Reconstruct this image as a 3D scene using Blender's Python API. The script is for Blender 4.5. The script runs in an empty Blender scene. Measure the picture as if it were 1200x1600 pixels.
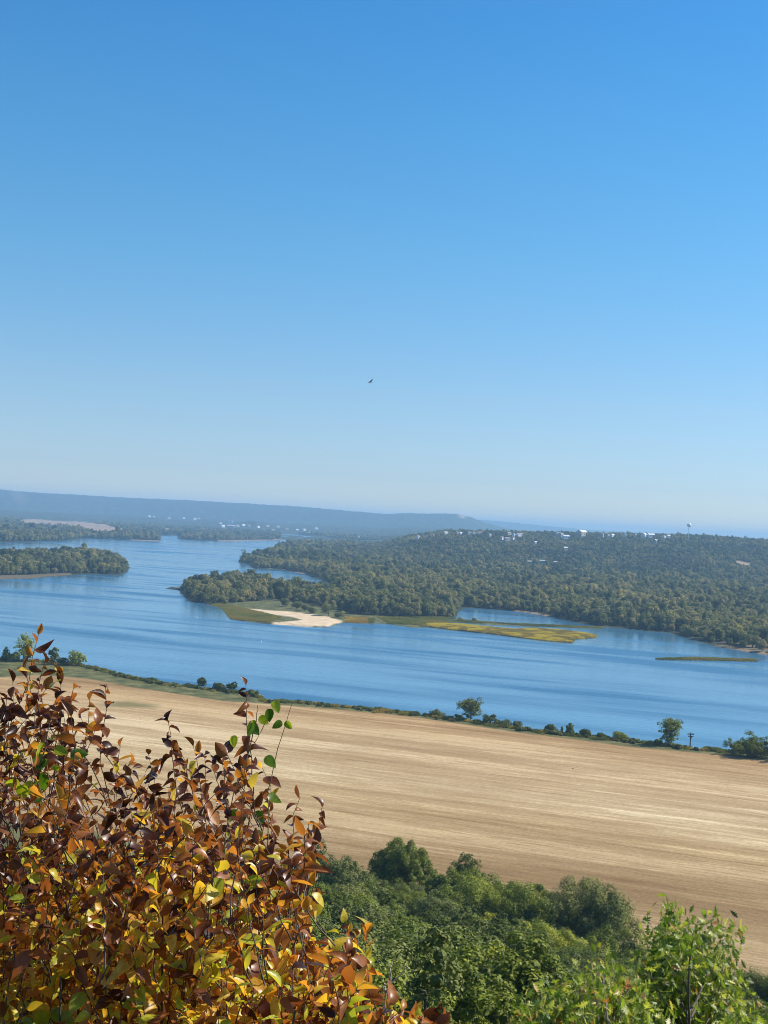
import bpy, math, random
import numpy as np
from mathutils import Matrix, Vector

# ------------------------------------------------------------------ camera, sky, sun, exposure
S = bpy.context.scene
H_EYE, F_PX = 120.0, 2000.0            # eye height above the river, focal length in pixels of a 1200 px wide frame
ROLL, PITCH = math.atan(0.05), math.atan(15.5 * 0.99875 / F_PX)
FWD = np.array([0, math.cos(PITCH), math.sin(PITCH)])
ZP = np.array([0, -math.sin(PITCH), math.cos(PITCH)])
RGT = np.array([math.cos(ROLL), 0, 0]) + ZP * math.sin(ROLL)
UPV = np.array([-math.sin(ROLL), 0, 0]) + ZP * math.cos(ROLL)
cam_d = bpy.data.cameras.new('camera'); cam = bpy.data.objects.new('camera', cam_d)
S.collection.objects.link(cam); S.camera = cam
cam.matrix_world = Matrix(((RGT[0], UPV[0], -FWD[0], 0), (RGT[1], UPV[1], -FWD[1], 0), (RGT[2], UPV[2], -FWD[2], H_EYE), (0, 0, 0, 1)))
cam_d.sensor_fit = 'VERTICAL'; cam_d.sensor_height = 36.0; cam_d.lens = 36.0 * F_PX / 1600.0
cam_d.clip_start = 0.1; cam_d.clip_end = 150000

SUN_EL, SUN_AZ = math.radians(41), math.radians(74)     # azimuth clockwise from straight ahead
w = bpy.data.worlds.new('World'); S.world = w; w.use_nodes = True
nt = w.node_tree; bg = nt.nodes['Background']
sky = nt.nodes.new('ShaderNodeTexSky'); sky.sky_type = 'NISHITA'; sky.sun_disc = False
sky.sun_elevation = SUN_EL; sky.sun_rotation = SUN_AZ; sky.altitude = 0; sky.air_density = 1.0; sky.dust_density = 0.15; sky.ozone_density = 2.0
tc_ = nt.nodes.new('ShaderNodeTexCoord'); sx_ = nt.nodes.new('ShaderNodeSeparateXYZ'); nt.links.new(tc_.outputs['Generated'], sx_.inputs[0])
rp_ = nt.nodes.new('ShaderNodeValToRGB'); el_ = rp_.color_ramp.elements      # clear autumn air: deeper blue aloft than the standard sky
for _ in range(5): el_.new(0.5)
for q_, (p_, c_) in zip(el_, [(0.0, (.80,.84,.94)), (0.035, (.59,.70,.93)), (0.097, (.58,.74,.91)), (0.203, (.45,.83,1.01)), (0.294, (.36,.848,1.09)), (0.373, (.285,.817,1.14)), (0.6, (.66,.86,.98))]): q_.position = p_; q_.color = (*c_, 1)
nt.links.new(sx_.outputs[2], rp_.inputs[0]); mx_ = nt.nodes.new('ShaderNodeMix'); mx_.data_type = 'RGBA'; mx_.blend_type = 'MULTIPLY'; mx_.inputs[0].default_value = 1
nt.links.new(sky.outputs[0], mx_.inputs[6]); nt.links.new(rp_.outputs[0], mx_.inputs[7])
nt.links.new(mx_.outputs[2], bg.inputs[0]); bg.inputs[1].default_value = 0.1
sun_d = bpy.data.lights.new('sun', 'SUN'); sun = bpy.data.objects.new('sun', sun_d); S.collection.objects.link(sun)
sun_d.energy = 4.9; sun_d.angle = math.radians(0.5); sun_d.color = (1.0, 0.95, 0.87)
sd_ = Vector((math.cos(SUN_EL) * math.sin(SUN_AZ), math.cos(SUN_EL) * math.cos(SUN_AZ), math.sin(SUN_EL)))
sun.rotation_euler = sd_.to_track_quat('Z', 'Y').to_euler()
S.view_settings.view_transform = 'Standard'; S.view_settings.look = 'None'; S.view_settings.exposure = 0.5; S.view_settings.gamma = 1.0
S.cycles.max_bounces = 6; S.cycles.diffuse_bounces = 3; S.cycles.glossy_bounces = 2; S.cycles.transmission_bounces = 4
S.cycles.transparent_max_bounces = 8; S.cycles.volume_bounces = 1; S.cycles.use_denoising = True; S.cycles.filter_width = 1.0; S.cycles.pixel_filter_type = 'BLACKMAN_HARRIS'
S.cycles.caustics_reflective = False; S.cycles.caustics_refractive = False

# ------------------------------------------------------------------ small helpers
rng = np.random.default_rng(7); random.seed(7)
def hz(u): return 785.5 + 0.05 * u                         # the eye-level line across the picture
def ray(u, v):
    return FWD + RGT * ((u - 600) / F_PX) + UPV * ((800 - v) / F_PX)
def gnd(u, v, z=0.0):                                       # point of the plane at height z seen at u, v
    d = ray(u, v); t = (z - H_EYE) / d[2]; return d * t + np.array([0, 0, H_EYE])
def at(u, v, y):                                            # point at depth y seen at u, v
    d = ray(u, v); return d * (y / d[1]) + np.array([0, 0, H_EYE])

def tag(o, label=None, cat=None, group=None, kind=None):
    if label: o['label'] = label
    if cat: o['category'] = cat
    if group: o['group'] = group
    if kind: o['kind'] = kind
    return o
def link(o, parent=None):
    S.collection.objects.link(o)
    if parent is not None: o.parent = parent
    return o
def empty(name, loc, rz=0.0, sc=1.0):
    o = bpy.data.objects.new(name, None); link(o); o.location = tuple(float(c) for c in loc); o.rotation_euler = (0, 0, rz); o.scale = (sc,) * 3; o.empty_display_size = 0.2
    return o

class MB:
    """collects vertices and polygons; builds one mesh"""
    def __init__(s): s.v = []; s.f = []; s.n = 0; s.t = []; s.m = []
    def add(s, v, f, tint=0.5, mat=0):
        v = np.asarray(v, float).reshape(-1, 3); f = np.asarray(f, int)
        s.v.append(v); s.f.append(f + s.n); s.n += len(v)
        s.t.append(np.broadcast_to(np.asarray(tint, float), (len(v),))); s.m.append(np.full(len(f), mat))
    def box(s, c, size, tint=0.5, rz=0.0, mat=0):
        x, y, z = [k / 2 for k in size]
        v = np.array([[-x,-y,-z],[x,-y,-z],[x,y,-z],[-x,y,-z],[-x,-y,z],[x,-y,z],[x,y,z],[-x,y,z]])
        cs, sn = math.cos(rz), math.sin(rz); v = v @ np.array([[cs, sn, 0], [-sn, cs, 0], [0, 0, 1]]) + np.array(c)
        s.add(v, [[0,3,2,1],[4,5,6,7],[0,1,5,4],[1,2,6,5],[2,3,7,6],[3,0,4,7]], tint, mat)
    def tube(s, pts, rad, k=6, tint=0.5, mat=0):
        pts = np.asarray(pts, float); n = len(pts); rad = np.broadcast_to(np.asarray(rad, float), (n,))
        d = np.gradient(pts, axis=0); d /= np.linalg.norm(d, axis=1, keepdims=True) + 1e-9
        ref = np.where(np.abs(d[:, 2:3]) > 0.9, np.array([[1.0, 0, 0]]), np.array([[0, 0, 1.0]]))
        a = np.cross(d, ref); a /= np.linalg.norm(a, axis=1, keepdims=True) + 1e-9; b = np.cross(d, a)
        th = np.linspace(0, 2 * math.pi, k, endpoint=False)
        v = pts[:, None] + rad[:, None, None] * (a[:, None] * np.cos(th)[None, :, None] + b[:, None] * np.sin(th)[None, :, None])
        v = v.reshape(-1, 3); i = np.arange(n - 1)[:, None] * k; j = np.arange(k)[None]; j2 = (j + 1) % k
        f = np.stack([i + j, i + j2, i + k + j2, i + k + j], -1).reshape(-1, 4)
        v = np.concatenate([v, pts[-1:]]); s.add(v, f, tint, mat)
        e = (n - 1) * k; s.add(np.concatenate([v[e:e + k], pts[-1:]]), [[q, (q + 1) % k, k] for q in range(k)], tint, mat)
    def build(s, name, mats, parent=None, smooth=False, do_link=True):
        me = bpy.data.meshes.new(name); V = np.concatenate(s.v)
        me.vertices.add(len(V)); me.vertices.foreach_set('co', V.astype(np.float32).ravel())
        tot = np.concatenate([np.full(len(f), f.shape[1]) for f in s.f]); idx = np.concatenate([f.ravel() for f in s.f])
        me.loops.add(len(idx)); me.loops.foreach_set('vertex_index', idx.astype(np.int32))
        me.polygons.add(len(tot)); st = np.concatenate([[0], np.cumsum(tot)[:-1]])
        me.polygons.foreach_set('loop_start', st.astype(np.int32)); me.polygons.foreach_set('loop_total', tot.astype(np.int32))
        me.polygons.foreach_set('material_index', np.concatenate(s.m).astype(np.int32))
        me.polygons.foreach_set('use_smooth', np.full(len(tot), smooth))
        a = me.attributes.new('tint', 'FLOAT', 'POINT'); a.data.foreach_set('value', np.concatenate(s.t).astype(np.float32))
        me.update(calc_edges=True)
        for m in (mats if isinstance(mats, (list, tuple)) else [mats]): me.materials.append(m)
        o = bpy.data.objects.new(name, me)
        if do_link: link(o, parent)
        return o

def unit(n, r=rng):
    v = r.normal(size=(n, 3)); return v / np.linalg.norm(v, axis=1, keepdims=True)
_G = np.random.default_rng(3).random((256, 256))
def vnoise(x, y):
    x = np.asarray(x, float); y = np.asarray(y, float)
    xi = np.floor(x).astype(int); yi = np.floor(y).astype(int); fx = x - xi; fy = y - yi
    fx = fx * fx * (3 - 2 * fx); fy = fy * fy * (3 - 2 * fy)
    g = lambda a, b: _G[a % 256, b % 256]
    return (g(xi, yi) * (1 - fx) + g(xi + 1, yi) * fx) * (1 - fy) + (g(xi, yi + 1) * (1 - fx) + g(xi + 1, yi + 1) * fx) * fy
def fbm(x, y, o=4):
    r = 0; a = 0.5
    for k in range(o): r = r + a * vnoise(x * 2 ** k + 17.3 * k, y * 2 ** k + 5.1 * k); a *= 0.5
    return r / (1 - 0.5 ** o)
def sst(e0, e1, x):
    t = np.clip((np.asarray(x, float) - e0) / (e1 - e0), 0, 1); return t * t * (3 - 2 * t)

# ------------------------------------------------------------------ materials
def mat(name):
    m = bpy.data.materials.new(name); m.use_nodes = True; n = m.node_tree.nodes; b = n['Principled BSDF']; return m, m.node_tree, b
def N(nt, kind, **kw):
    n = nt.nodes.new(kind)
    for k, v in kw.items(): setattr(n, k, v)
    return n
def L(nt, a, b): nt.links.new(a, b)
def ramp(nt, fac, stops, interp='LINEAR'):
    r = N(nt, 'ShaderNodeValToRGB'); r.color_ramp.interpolation = interp; e = r.color_ramp.elements
    while len(e) < len(stops): e.new(0.5)
    for q, (p, c) in zip(e, stops): q.position = p; q.color = (*c, 1)
    if fac is not None: L(nt, fac, r.inputs[0])
    return r
def mixc(nt, fac, a, b, mode='MIX'):
    m = N(nt, 'ShaderNodeMix', data_type='RGBA', blend_type=mode)
    for s, v in ((m.inputs[0], fac), (m.inputs[6], a), (m.inputs[7], b)):
        if hasattr(v, 'is_linked'): L(nt, v, s)
        elif isinstance(v, (int, float)): s.default_value = v
        else: s.default_value = (*v, 1)
    return m.outputs[2]
def mth(nt, op, a, b=None, c=None):
    m = N(nt, 'ShaderNodeMath', operation=op)
    for i, v in enumerate((a, b, c)):
        if v is None: continue
        if hasattr(v, 'is_linked'): L(nt, v, m.inputs[i])
        else: m.inputs[i].default_value = v
    return m.outputs[0]
def attr(nt, name, typ='GEOMETRY'):
    return N(nt, 'ShaderNodeAttribute', attribute_name=name, attribute_type=typ).outputs['Fac']
def noise(nt, vec, scale, detail=4, rough=0.55):
    n = N(nt, 'ShaderNodeTexNoise'); n.inputs['Scale'].default_value = scale; n.inputs['Detail'].default_value = detail; n.inputs['Roughness'].default_value = rough
    if vec is not None: L(nt, vec, n.inputs['Vector'])
    return n.outputs['Fac']
def pos(nt, rz=0.0, sc=(1, 1, 1)):
    g = N(nt, 'ShaderNodeNewGeometry'); m = N(nt, 'ShaderNodeMapping'); m.vector_type = 'POINT'
    m1 = N(nt, 'ShaderNodeMapping'); m1.inputs['Rotation'].default_value = (0, 0, rz)
    L(nt, g.outputs['Position'], m1.inputs[0]); L(nt, m1.outputs[0], m.inputs[0]); m.inputs['Scale'].default_value = sc
    return m.outputs[0]
def warp(t, v, amt, sc):
    n = N(t, 'ShaderNodeTexNoise'); n.inputs['Scale'].default_value = sc; n.inputs['Detail'].default_value = 3; L(t, v, n.inputs['Vector'])
    a = N(t, 'ShaderNodeVectorMath', operation='SUBTRACT'); L(t, n.outputs['Color'], a.inputs[0]); a.inputs[1].default_value = (0.5, 0.5, 0.5)
    m_ = N(t, 'ShaderNodeVectorMath', operation='MULTIPLY_ADD'); L(t, a.outputs[0], m_.inputs[0]); m_.inputs[1].default_value = (amt,) * 3; L(t, v, m_.inputs[2]); return m_.outputs[0]
def plain(name, col, rough=0.7, var=0.15):
    m, t, b = mat(name); f = noise(t, None, 6.0)
    c = mixc(t, f, tuple(k * (1 - var) for k in col), tuple(min(1, k * (1 + var)) for k in col)); L(t, c, b.inputs['Base Color']); b.inputs['Roughness'].default_value = rough
    return m
def leafy(name, stops, through=(1.25, 1.3, 0.7), by='tint', glossy=0.35, transl=0.3, instancer=True, bright=(1, 1, 1), spread=0.5):
    """foliage: colour from the leaf's own tint and the tree's own tint; light passes through the leaf"""
    m, t, b = mat(name); out = t.nodes['Material Output']
    f = attr(t, 'tint')
    if instancer:
        g = attr(t, 'tree_tint', 'INSTANCER')
        f = mth(t, 'ADD', mth(t, 'MULTIPLY', f, spread), mth(t, 'MULTIPLY', g, 1 - spread))
    r = ramp(t, f, stops)
    L(t, r.outputs[0], b.inputs['Base Color']); b.inputs['Roughness'].default_value = 1 - glossy
    b.inputs['Specular IOR Level'].default_value = 0.3
    tr = N(t, 'ShaderNodeBsdfTranslucent'); tc = mixc(t, 1.0, r.outputs[0], through, 'MULTIPLY'); L(t, tc, tr.inputs['Color'])
    mx = N(t, 'ShaderNodeMixShader'); mx.inputs[0].default_value = transl
    L(t, b.outputs[0], mx.inputs[1]); L(t, tr.outputs[0], mx.inputs[2]); L(t, mx.outputs[0], out.inputs[0])
    return m
ROW = math.atan2(1, -2.465)                                # direction of the field rows, the bank and the ripples
ROT = -(ROW - math.pi)                                      # turns that direction onto x

# ------------------------------------------------------------------ the lie of the land
def P(l, z=0.0): return [tuple(gnd(u, v, z)[:2]) for u, v in l]
bank = [(-500,985),(-200,1004),(0,1027),(60,1031),(130,1036),(150,1041),(200,1055),(240,1062),(300,1070),(340,1075),(395,1081),(412,1085),(418,1092),(440,1092),(520,1099),(600,1107),(700,1119),(800,1133),(860,1142),(1000,1156),(1060,1163),(1140,1171),(1200,1176),(1500,1205),(2200,1260)]
NEAR = [(-4000, 700), *P(bank, 2.2), (4000, 300), (4000, -400), (-4000, -400)]
left_isl = [(-700,872),(-200,868),(0,871),(80,869),(140,867.5),(176,872),(195,879),(203,887),(199,893),(192,898),(165,897.5),(140,896.5),(110,899),(66,902),(50,904),(0,905.5),(-150,918),(-400,935),(-700,950)]
far_and_right = [(-400,849),(0,847),(60,846),(100,845),(118,842),(140,841),(165,842),(200,844),(250,846),(252,836),(277,836),(279,842),(300,844),(350,846),(400,845),(436,844),(440,838),(436,833.5),(460,835),(480,837),(500,838),(524,842),(552,844.5),(600,847.5),(600,852.5),
 (500,849),(450,851.5),(430,862),(404,871),(388,874),(373,876),(372,879),(388,881),(391,886),(400,889),(422,888.5),(440,890),(475,897),(500,905),(512,912),(518,925),(500,929.5),(474,923),(440,916.5),(410,909),(374,905),(340,908),(310,910),(290,914),(283,919),
 (268,917.5),(259,918.5),(262,920),(280,922),(287,932),(300,941),(324,943),(345,949),(357,958),(362,967),(390,971.5),(422,975),(490,980),(515,979),(535,973),(582,974),(606,975),(650,981),(668,979),(690,974),(713,969),
 (780,974.5),(850,977),(940,981),(941,982),(850,979),(780,977),(714,972),(700,972),(690,970),(713,966),(714,957),(727,949.5),(760,951.5),(800,955),(820,957),(870,965),(900,973),(950,980),(980,982),(1010,986),(1050,988.5),(1060,993),(1080,999),(1100,1004),(1115,1009),(1150,1015),(1200,1024),(1400,1046),(2200,1120)]
MAIN = [(-45000, 4300), *P(far_and_right), (6000, 900), (45000, 3000), (45000, 45000), (-45000, 45000)]
gold_bar = [(667,979),(668,976.5),(700,976),(760,981),(805,985),(830,982.5),(850,984),(900,989),(932,993.5),(930,996),(896,999),(893,1004.5),(850,1001),(770,991),(700,983.5)]
thin_bar = [(1024,1029.5),(1070,1028.5),(1110,1029.5),(1185,1032),(1184,1033.8),(1100,1032),(1026,1031)]
POLYS = [NEAR, P(left_isl), MAIN, P(gold_bar), P(thin_bar)]
def sdist(x, y, poly):
    """distance to a polygon's edge, positive inside"""
    sh = x.shape; x = x.ravel(); y = y.ravel(); out = np.empty(len(x)); p = np.array(poly); q = np.roll(p, -1, 0)
    for a in range(0, len(x), 20000):
        X = x[a:a + 20000, None]; Y = y[a:a + 20000, None]; e = q - p; l2 = (e ** 2).sum(1)
        t = np.clip(((X - p[:, 0]) * e[:, 0] + (Y - p[:, 1]) * e[:, 1]) / l2, 0, 1)
        d = np.sqrt(((X - p[:, 0] - t * e[:, 0]) ** 2 + (Y - p[:, 1] - t * e[:, 1]) ** 2).min(1))
        c = ((p[:, 1] > Y) != (q[:, 1] > Y)); xx = p[:, 0] + (Y - p[:, 1]) * e[:, 0] / np.where(e[:, 1] == 0, 1e-9, e[:, 1])
        ins = (c & (X < xx)).sum(1) % 2 == 1; out[a:a + 20000] = np.where(ins, d, -d)
    return out.reshape(sh)
def shore(x, y):
    d = np.full(np.shape(x), -1e9)
    for p in POLYS: d = np.maximum(d, sdist(x, y, p))
    return d
def toe(x): return 341 - np.clip(x - 100, -260, 80) * 0.62
def base(x, y):
    x = np.asarray(x, float); y = np.asarray(y, float); yy = np.maximum(y, 1.0); u = 600 + F_PX * x / yy
    z = 1.3 + 1.0 * sst(60, 900, 900 - y) * 1.2
    ye = y * 341 / toe(x)
    hill = np.interp(ye, [-60, 0, 1.6, 5, 15, 40, 80, 150, 220, 290, 341, 400], [121, 118.4, 118.0, 114.6, 107, 92, 75, 48, 26, 10, 2.5, 0])
    z = np.where(ye < 345, np.maximum(hill + np.where(ye > 12, 2.0 * (fbm(x / 14, y / 14) - 0.5), 0), z), z)
    crest = np.interp(u, [520, 600, 640, 700, 800, 900, 1000, 1055, 1100, 1200, 1350, 1700], [0, 12, 54, 84, 92, 101, 108, 112, 114, 107, 82, 50])
    tt_ = np.clip((y - 3250) / 1600, 0, 1); s = (0.85 * tt_ + 0.15 * sst(0, 1, tt_)) * (1 - 0.6 * sst(5100, 8500, y)); z = z + crest * s * (0.97 + 0.06 * fbm(x / 400, y / 400)) * (y > 3000)
    z = z + 46 * sst(8200, 12500, y) * (1 - sst(700, 900, u)) * (0.85 + 0.3 * fbm(x / 900, y / 900))
    z = z + 42 * np.exp(-((u - 400) / 34) ** 2 - ((y - 10400) / 500) ** 2)
    ct = np.interp(u, [-900, -150, 0, 20, 50, 100, 200, 300, 400, 500, 600, 680, 715, 730, 745, 760, 790, 830], [270, 280, 284, 272, 262, 262, 252, 250, 252, 233, 205, 214, 224, 205, 170, 138, 90, 60])
    s = sst(13300, 16000, y) * (1 - sst(19000, 23000, y)); z = z + np.maximum(ct - 46, 0) * s * (0.97 + 0.08 * fbm(x / 800, y / 1500, 5))
    z = z + np.where((y > 14000) & (y < 20000), 26 * (np.abs(fbm(x / 420, y / 3000, 3) - 0.5)) * sst(15900, 14600, y) * -1, 0)
    c2 = np.interp(u, [500, 700, 800, 860, 920, 1300], [150, 182, 172, 150, 120, 90]); z = z + c2 * sst(23000, 26000, y)
    return z
def height(x, y, d=None):
    if d is None: d = shore(x, y)
    d = d + 9 * (fbm(x / 20, y / 20, 3) - 0.5) * sst(300, 600, y)
    b = base(x, y); return np.where(d > 0, b * sst(0, 9, d) ** 0.7 + 0.02, -2.6 * sst(0, 16, -d) - 0.02)
def tz(x, y): return float(height(np.array([float(x)]), np.array([float(y)]))[0])
def hit(u, v, ht=0.0, y0=20, y1=20000, back=30.0):
    """depth at which the line of sight through u, v passes ht above the land"""
    ys = np.exp(np.linspace(math.log(y0), math.log(y1), 2500)); d = ray(u, v); X = d[0] / d[1] * ys; Z = H_EYE + d[2] / d[1] * ys
    g = Z - base(X, ys) - ht; k = np.where(g < 0)[0]
    i = k[0] if len(k) else int(np.argmin(g)); return float(X[i]), float(ys[i])

# grid: rows in depth, columns in bearing
rows = list(np.arange(-60, 36, 2.0)) + list(np.arange(36, 400, 4.0)); y = 400.0
while y < 36000:
    rows.append(y); y += min(max(2.0, y * y * 4.2e-6), 24 if y < 6000 else 110)
rows = np.array(rows)
us = np.concatenate([np.linspace(-6000, -1000, 18)[:-1], np.linspace(-1000, -100, 50)[:-1], np.arange(-100, 1301, 3.0), np.linspace(1300, 2200, 50)[1:], np.linspace(2200, 7200, 18)[1:]])
UU, RR = np.meshgrid(us, rows); GX = (UU - 600) / F_PX * np.sqrt(RR ** 2 + 50 ** 2); GY = RR.copy()
GD = np.full(GX.shape, 500.0); near_m = GY < 9000; GD[near_m] = shore(GX[near_m], GY[near_m])
GZ = height(GX, GY, GD)
LOTS = [(233,808),(240,808),(264,811),(287,811),(304,812),(344,820),(350,824),(360,817),(371,823),(385,822),(403,825),(418,823),(434,824),(448,828),(464,830),(475,829),(494,827),(527,835),(538,837),(560,841),(482,834)]
far_bump = (GY > 6500); calm = np.ones(GX.shape)
for (u_, v_) in LOTS:
    x_, y_ = hit(u_, v_, 0, 2500, 20000); calm = np.minimum(calm, 1 - np.exp(-(((GX / np.maximum(GY, 1) - x_ / y_) * y_ / 45) ** 4)) * (GY < y_ + 60) * (GY > y_ - 1400))
GZ[far_bump] += ((14 * (vnoise(GX / 55, GY / 160) - 0.3) + 9 * (vnoise(GX / 23, GY / 90) - 0.3)) * calm)[far_bump]
GU = 600 + F_PX * GX / np.maximum(GY, 1)
# what covers the ground
d_near = sdist(GX, GY, NEAR)
field_edge = [(-500,1010),(0,1055),(60,1052),(130,1057),(240,1076),(340,1091),(400,1096),(470,1101),(600,1112),(700,1125),(800,1140),(900,1153),(1000,1165),(1100,1175),(1200,1184),(1500,1214),(2000,1250)]
FE = [(-4000, 650), *P(field_edge, 2.4), (4000, 250), (4000, -300), (-4000, -300)]
m_field = sst(-1.5, 2.5, sdist(GX, GY, FE) + 7 * (fbm(GX / 18, GY / 18) - 0.5)) * sst(-6, 6, GY - toe(GX) + 14 * (fbm(GX / 25, GY / 25) - 0.5))
SAND = P([(348,948),(380,951.5),(410,954),(440,956),(480,959.5),(515,965),(538,972),(515,979),(490,980),(430,976.5),(418,974.5),(440,973),(468,970),(455,966),(430,963),(395,958),(365,953)])
m_sand = sst(-1, 3, sdist(GX, GY, SAND) - 1.5 + 6 * (fbm(GX / 14, GY / 22) - 0.5))
sand2 = [P([(-200,912),(0,900),(50,899),(110,896),(112,898.5),(66,902),(50,904),(0,905.5),(-200,921)]), P([(420,888),(440,889.5),(477,896),(476,899),(440,893),(420,891.5)]), P([(805,955),(830,956.5),(862,963),(860,965),(825,959),(805,957)]),
         P([(340,844.6),(438,843.2),(438,844.5),(340,846.2)]), P([(205,843.3),(250,845),(250,846.5),(205,844.8)]), P([(700,984.8),(850,1001),(850,1004),(700,986)]), P([(1130,1012),(1200,1021),(1200,1024),(1150,1016)])]
m_sand_b = np.zeros_like(GX)
for i_, p in enumerate(sand2): m_sand_b = np.maximum(m_sand_b, (0.45 if i_ == 0 else 1.0) * sst(-3, 3, sdist(GX, GY, p)))
FARF = [P([(28,817),(36,813.5),(75,815.5),(130,818),(165,821.5),(198,829),(196,834),(165,838),(150,838),(120,827),(60,823),(35,822)]), P([(1140,902),(1155,903),(1180,905.5),(1175,908),(1145,906)]), P([(248,827),(275,829),(274,833),(248,831)]), P([(215,834),(226,833),(225,838),(216,838)])]
m_farf = np.zeros_like(GX)
for p in FARF: m_farf = np.maximum(m_farf, sst(-15, 15, sdist(GX, GY, p)))
CLR = [P([(425,944),(500,950),(545,964),(545,978),(430,980),(415,960)]), P([(590,968),(706,967),(706,985),(590,985)]), P([(330,947),(350,947),(380,951),(440,956),(445,976),(362,970)]), P([(700,966),(850,974),(950,979),(950,984),(850,981),(700,975)]), P([(316,944),(345,945),(430,938),(490,946),(560,962),(640,966),(712,966),(668,979),(606,975),(536,973),(480,960),(440,957),(380,952),(350,958),(336,948)]), P([(1125,1005),(1150,1003),(1200,1011),(1260,1018),(1260,1032),(1200,1024),(1150,1015),(1122,1010)])]
m_clr = np.zeros_like(GX)
for p in CLR[:-1]: m_clr = np.maximum(m_clr, sst(-6, 6, sdist(GX, GY, p)))
m_sand_b = np.maximum(m_sand_b, 0.5 * sst(-10, 10, sdist(GX, GY, CLR[-1]) + 30 * (fbm(GX / 20, GY / 20) - 0.5)))
m_bar = np.maximum(sst(-2, 2, sdist(GX, GY, POLYS[3])), sst(-2, 2, sdist(GX, GY, POLYS[4])))
m_grass = np.clip(np.maximum(m_clr, m_bar) + sst(-3, 1, d_near) * (GY > 330) * (1 - m_field), 0, 1)
GRP = P([(160,1094),(200,1092),(250,1098),(245,1104),(190,1103),(160,1101)], 2.4); m_weed = sst(-6, 10, sdist(GX, GY, GRP)) * 0.8
scar = P([(700,816),(716,815),(728,821),(735,826),(712,824),(702,820)], 60)
m_bare = sst(0.35, 0.75, np.exp(-((GU - 722) / 9) ** 2) * sst(14300, 15800, GY) * (GY < 16200)) + sst(0, 0.8, np.exp(-((GU - 18 - (16000 - GY) / 90) / 9) ** 2) * sst(13800, 15000, GY) * (GY < 16300)) * 0.22

m_ground, t, b = mat('land cover'); b.inputs['Roughness'].default_value = 0.95; b.inputs['Specular IOR Level'].default_value = 0.1
pr = pos(t, ROT, (0.007, 0.085, 0.05)); pr2 = pos(t, ROT, (0.045, 0.40, 0.05)); pr3 = pos(t, ROT, (0.0035, 0.02, 0.01)); pi = pos(t)
n1 = noise(t, pr, 1.0, 6, 0.72); n2 = noise(t, pr2, 1.0, 5, 0.75); n5 = noise(t, pi, 0.5, 5, 0.8); n3 = noise(t, pr3, 1.0, 3); n4 = noise(t, pos(t, ROT, (0.09, 0.5, 0.3)), 1.0, 4, 0.7)
f = mth(t, 'ADD', mth(t, 'ADD', mth(t, 'MULTIPLY', n1, 0.54), mth(t, 'MULTIPLY', n2, 0.34)), mth(t, 'ADD', mth(t, 'MULTIPLY', n3, 0.60), mth(t, 'ADD', mth(t, 'MULTIPLY', n4, 0.16), mth(t, 'MULTIPLY', n5, 0.20))))
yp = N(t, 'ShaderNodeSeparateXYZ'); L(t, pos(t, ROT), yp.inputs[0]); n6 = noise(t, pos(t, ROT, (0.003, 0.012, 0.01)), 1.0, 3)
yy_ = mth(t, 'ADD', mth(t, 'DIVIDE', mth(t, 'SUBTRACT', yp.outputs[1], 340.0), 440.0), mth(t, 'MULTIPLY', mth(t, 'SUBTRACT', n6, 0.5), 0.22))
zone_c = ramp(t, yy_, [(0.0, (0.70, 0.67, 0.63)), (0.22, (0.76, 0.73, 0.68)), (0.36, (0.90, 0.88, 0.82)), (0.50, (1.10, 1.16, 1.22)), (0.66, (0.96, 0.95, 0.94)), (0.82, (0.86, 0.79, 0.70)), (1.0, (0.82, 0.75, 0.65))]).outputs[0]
ln_ = ramp(t, noise(t, warp(t, pos(t, ROT, (0.011, 0.21, 0.02)), 0.25, 0.8), 1.0, 4, 0.6), [(0.35, (0.80, 0.76, 0.70)), (0.44, (1.0, 1.0, 1.0)), (0.55, (1.0, 1.0, 1.0)), (0.66, (1.20, 1.21, 1.25))]).outputs[0]
gr_ = ramp(t, noise(t, pi, 0.9, 3, 0.8), [(0.3, (0.80, 0.78, 0.74)), (0.6, (1.08, 1.08, 1.08))]).outputs[0]
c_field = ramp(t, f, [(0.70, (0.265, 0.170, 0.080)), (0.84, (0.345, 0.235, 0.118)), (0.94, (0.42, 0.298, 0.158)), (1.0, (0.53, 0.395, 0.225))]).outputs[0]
g1 = noise(t, pi, 0.09, 5); g2 = noise(t, pi, 0.6, 4)
c_grass = ramp(t, mth(t, 'ADD', mth(t, 'MULTIPLY', g1, 0.7), mth(t, 'MULTIPLY', g2, 0.3)), [(0.35, (0.045, 0.055, 0.022)), (0.5, (0.10, 0.105, 0.038)), (0.66, (0.20, 0.175, 0.07))]).outputs[0]
c_wood = ramp(t, noise(t, pi, 0.06, 5, 0.7), [(0.3, (0.018, 0.024, 0.012)), (0.7, (0.05, 0.055, 0.028))]).outputs[0]
c_far = ramp(t, noise(t, pi, 0.012, 6, 0.75), [(0.3, (0.015, 0.025, 0.012)), (0.52, (0.045, 0.058, 0.03)), (0.72, (0.11, 0.10, 0.06))]).outputs[0]
c_wood = mixc(t, attr(t, 'far'), c_wood, c_far)
c_sand = ramp(t, noise(t, pi, 0.10, 6, 0.7), [(0.36, (0.46, 0.34, 0.21)), (0.5, (0.60, 0.46, 0.30)), (0.7, (0.70, 0.55, 0.38))]).outputs[0]
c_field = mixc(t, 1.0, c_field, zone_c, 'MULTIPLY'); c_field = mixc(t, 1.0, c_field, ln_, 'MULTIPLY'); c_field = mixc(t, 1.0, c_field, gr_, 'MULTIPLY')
c = mixc(t, attr(t, 'grass'), c_wood, c_grass); c = mixc(t, attr(t, 'field'), c, c_field)
c = mixc(t, attr(t, 'far_field'), c, mixc(t, noise(t, pi, 0.004, 3), (0.22, 0.15, 0.095), (0.36, 0.27, 0.18)))
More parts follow.
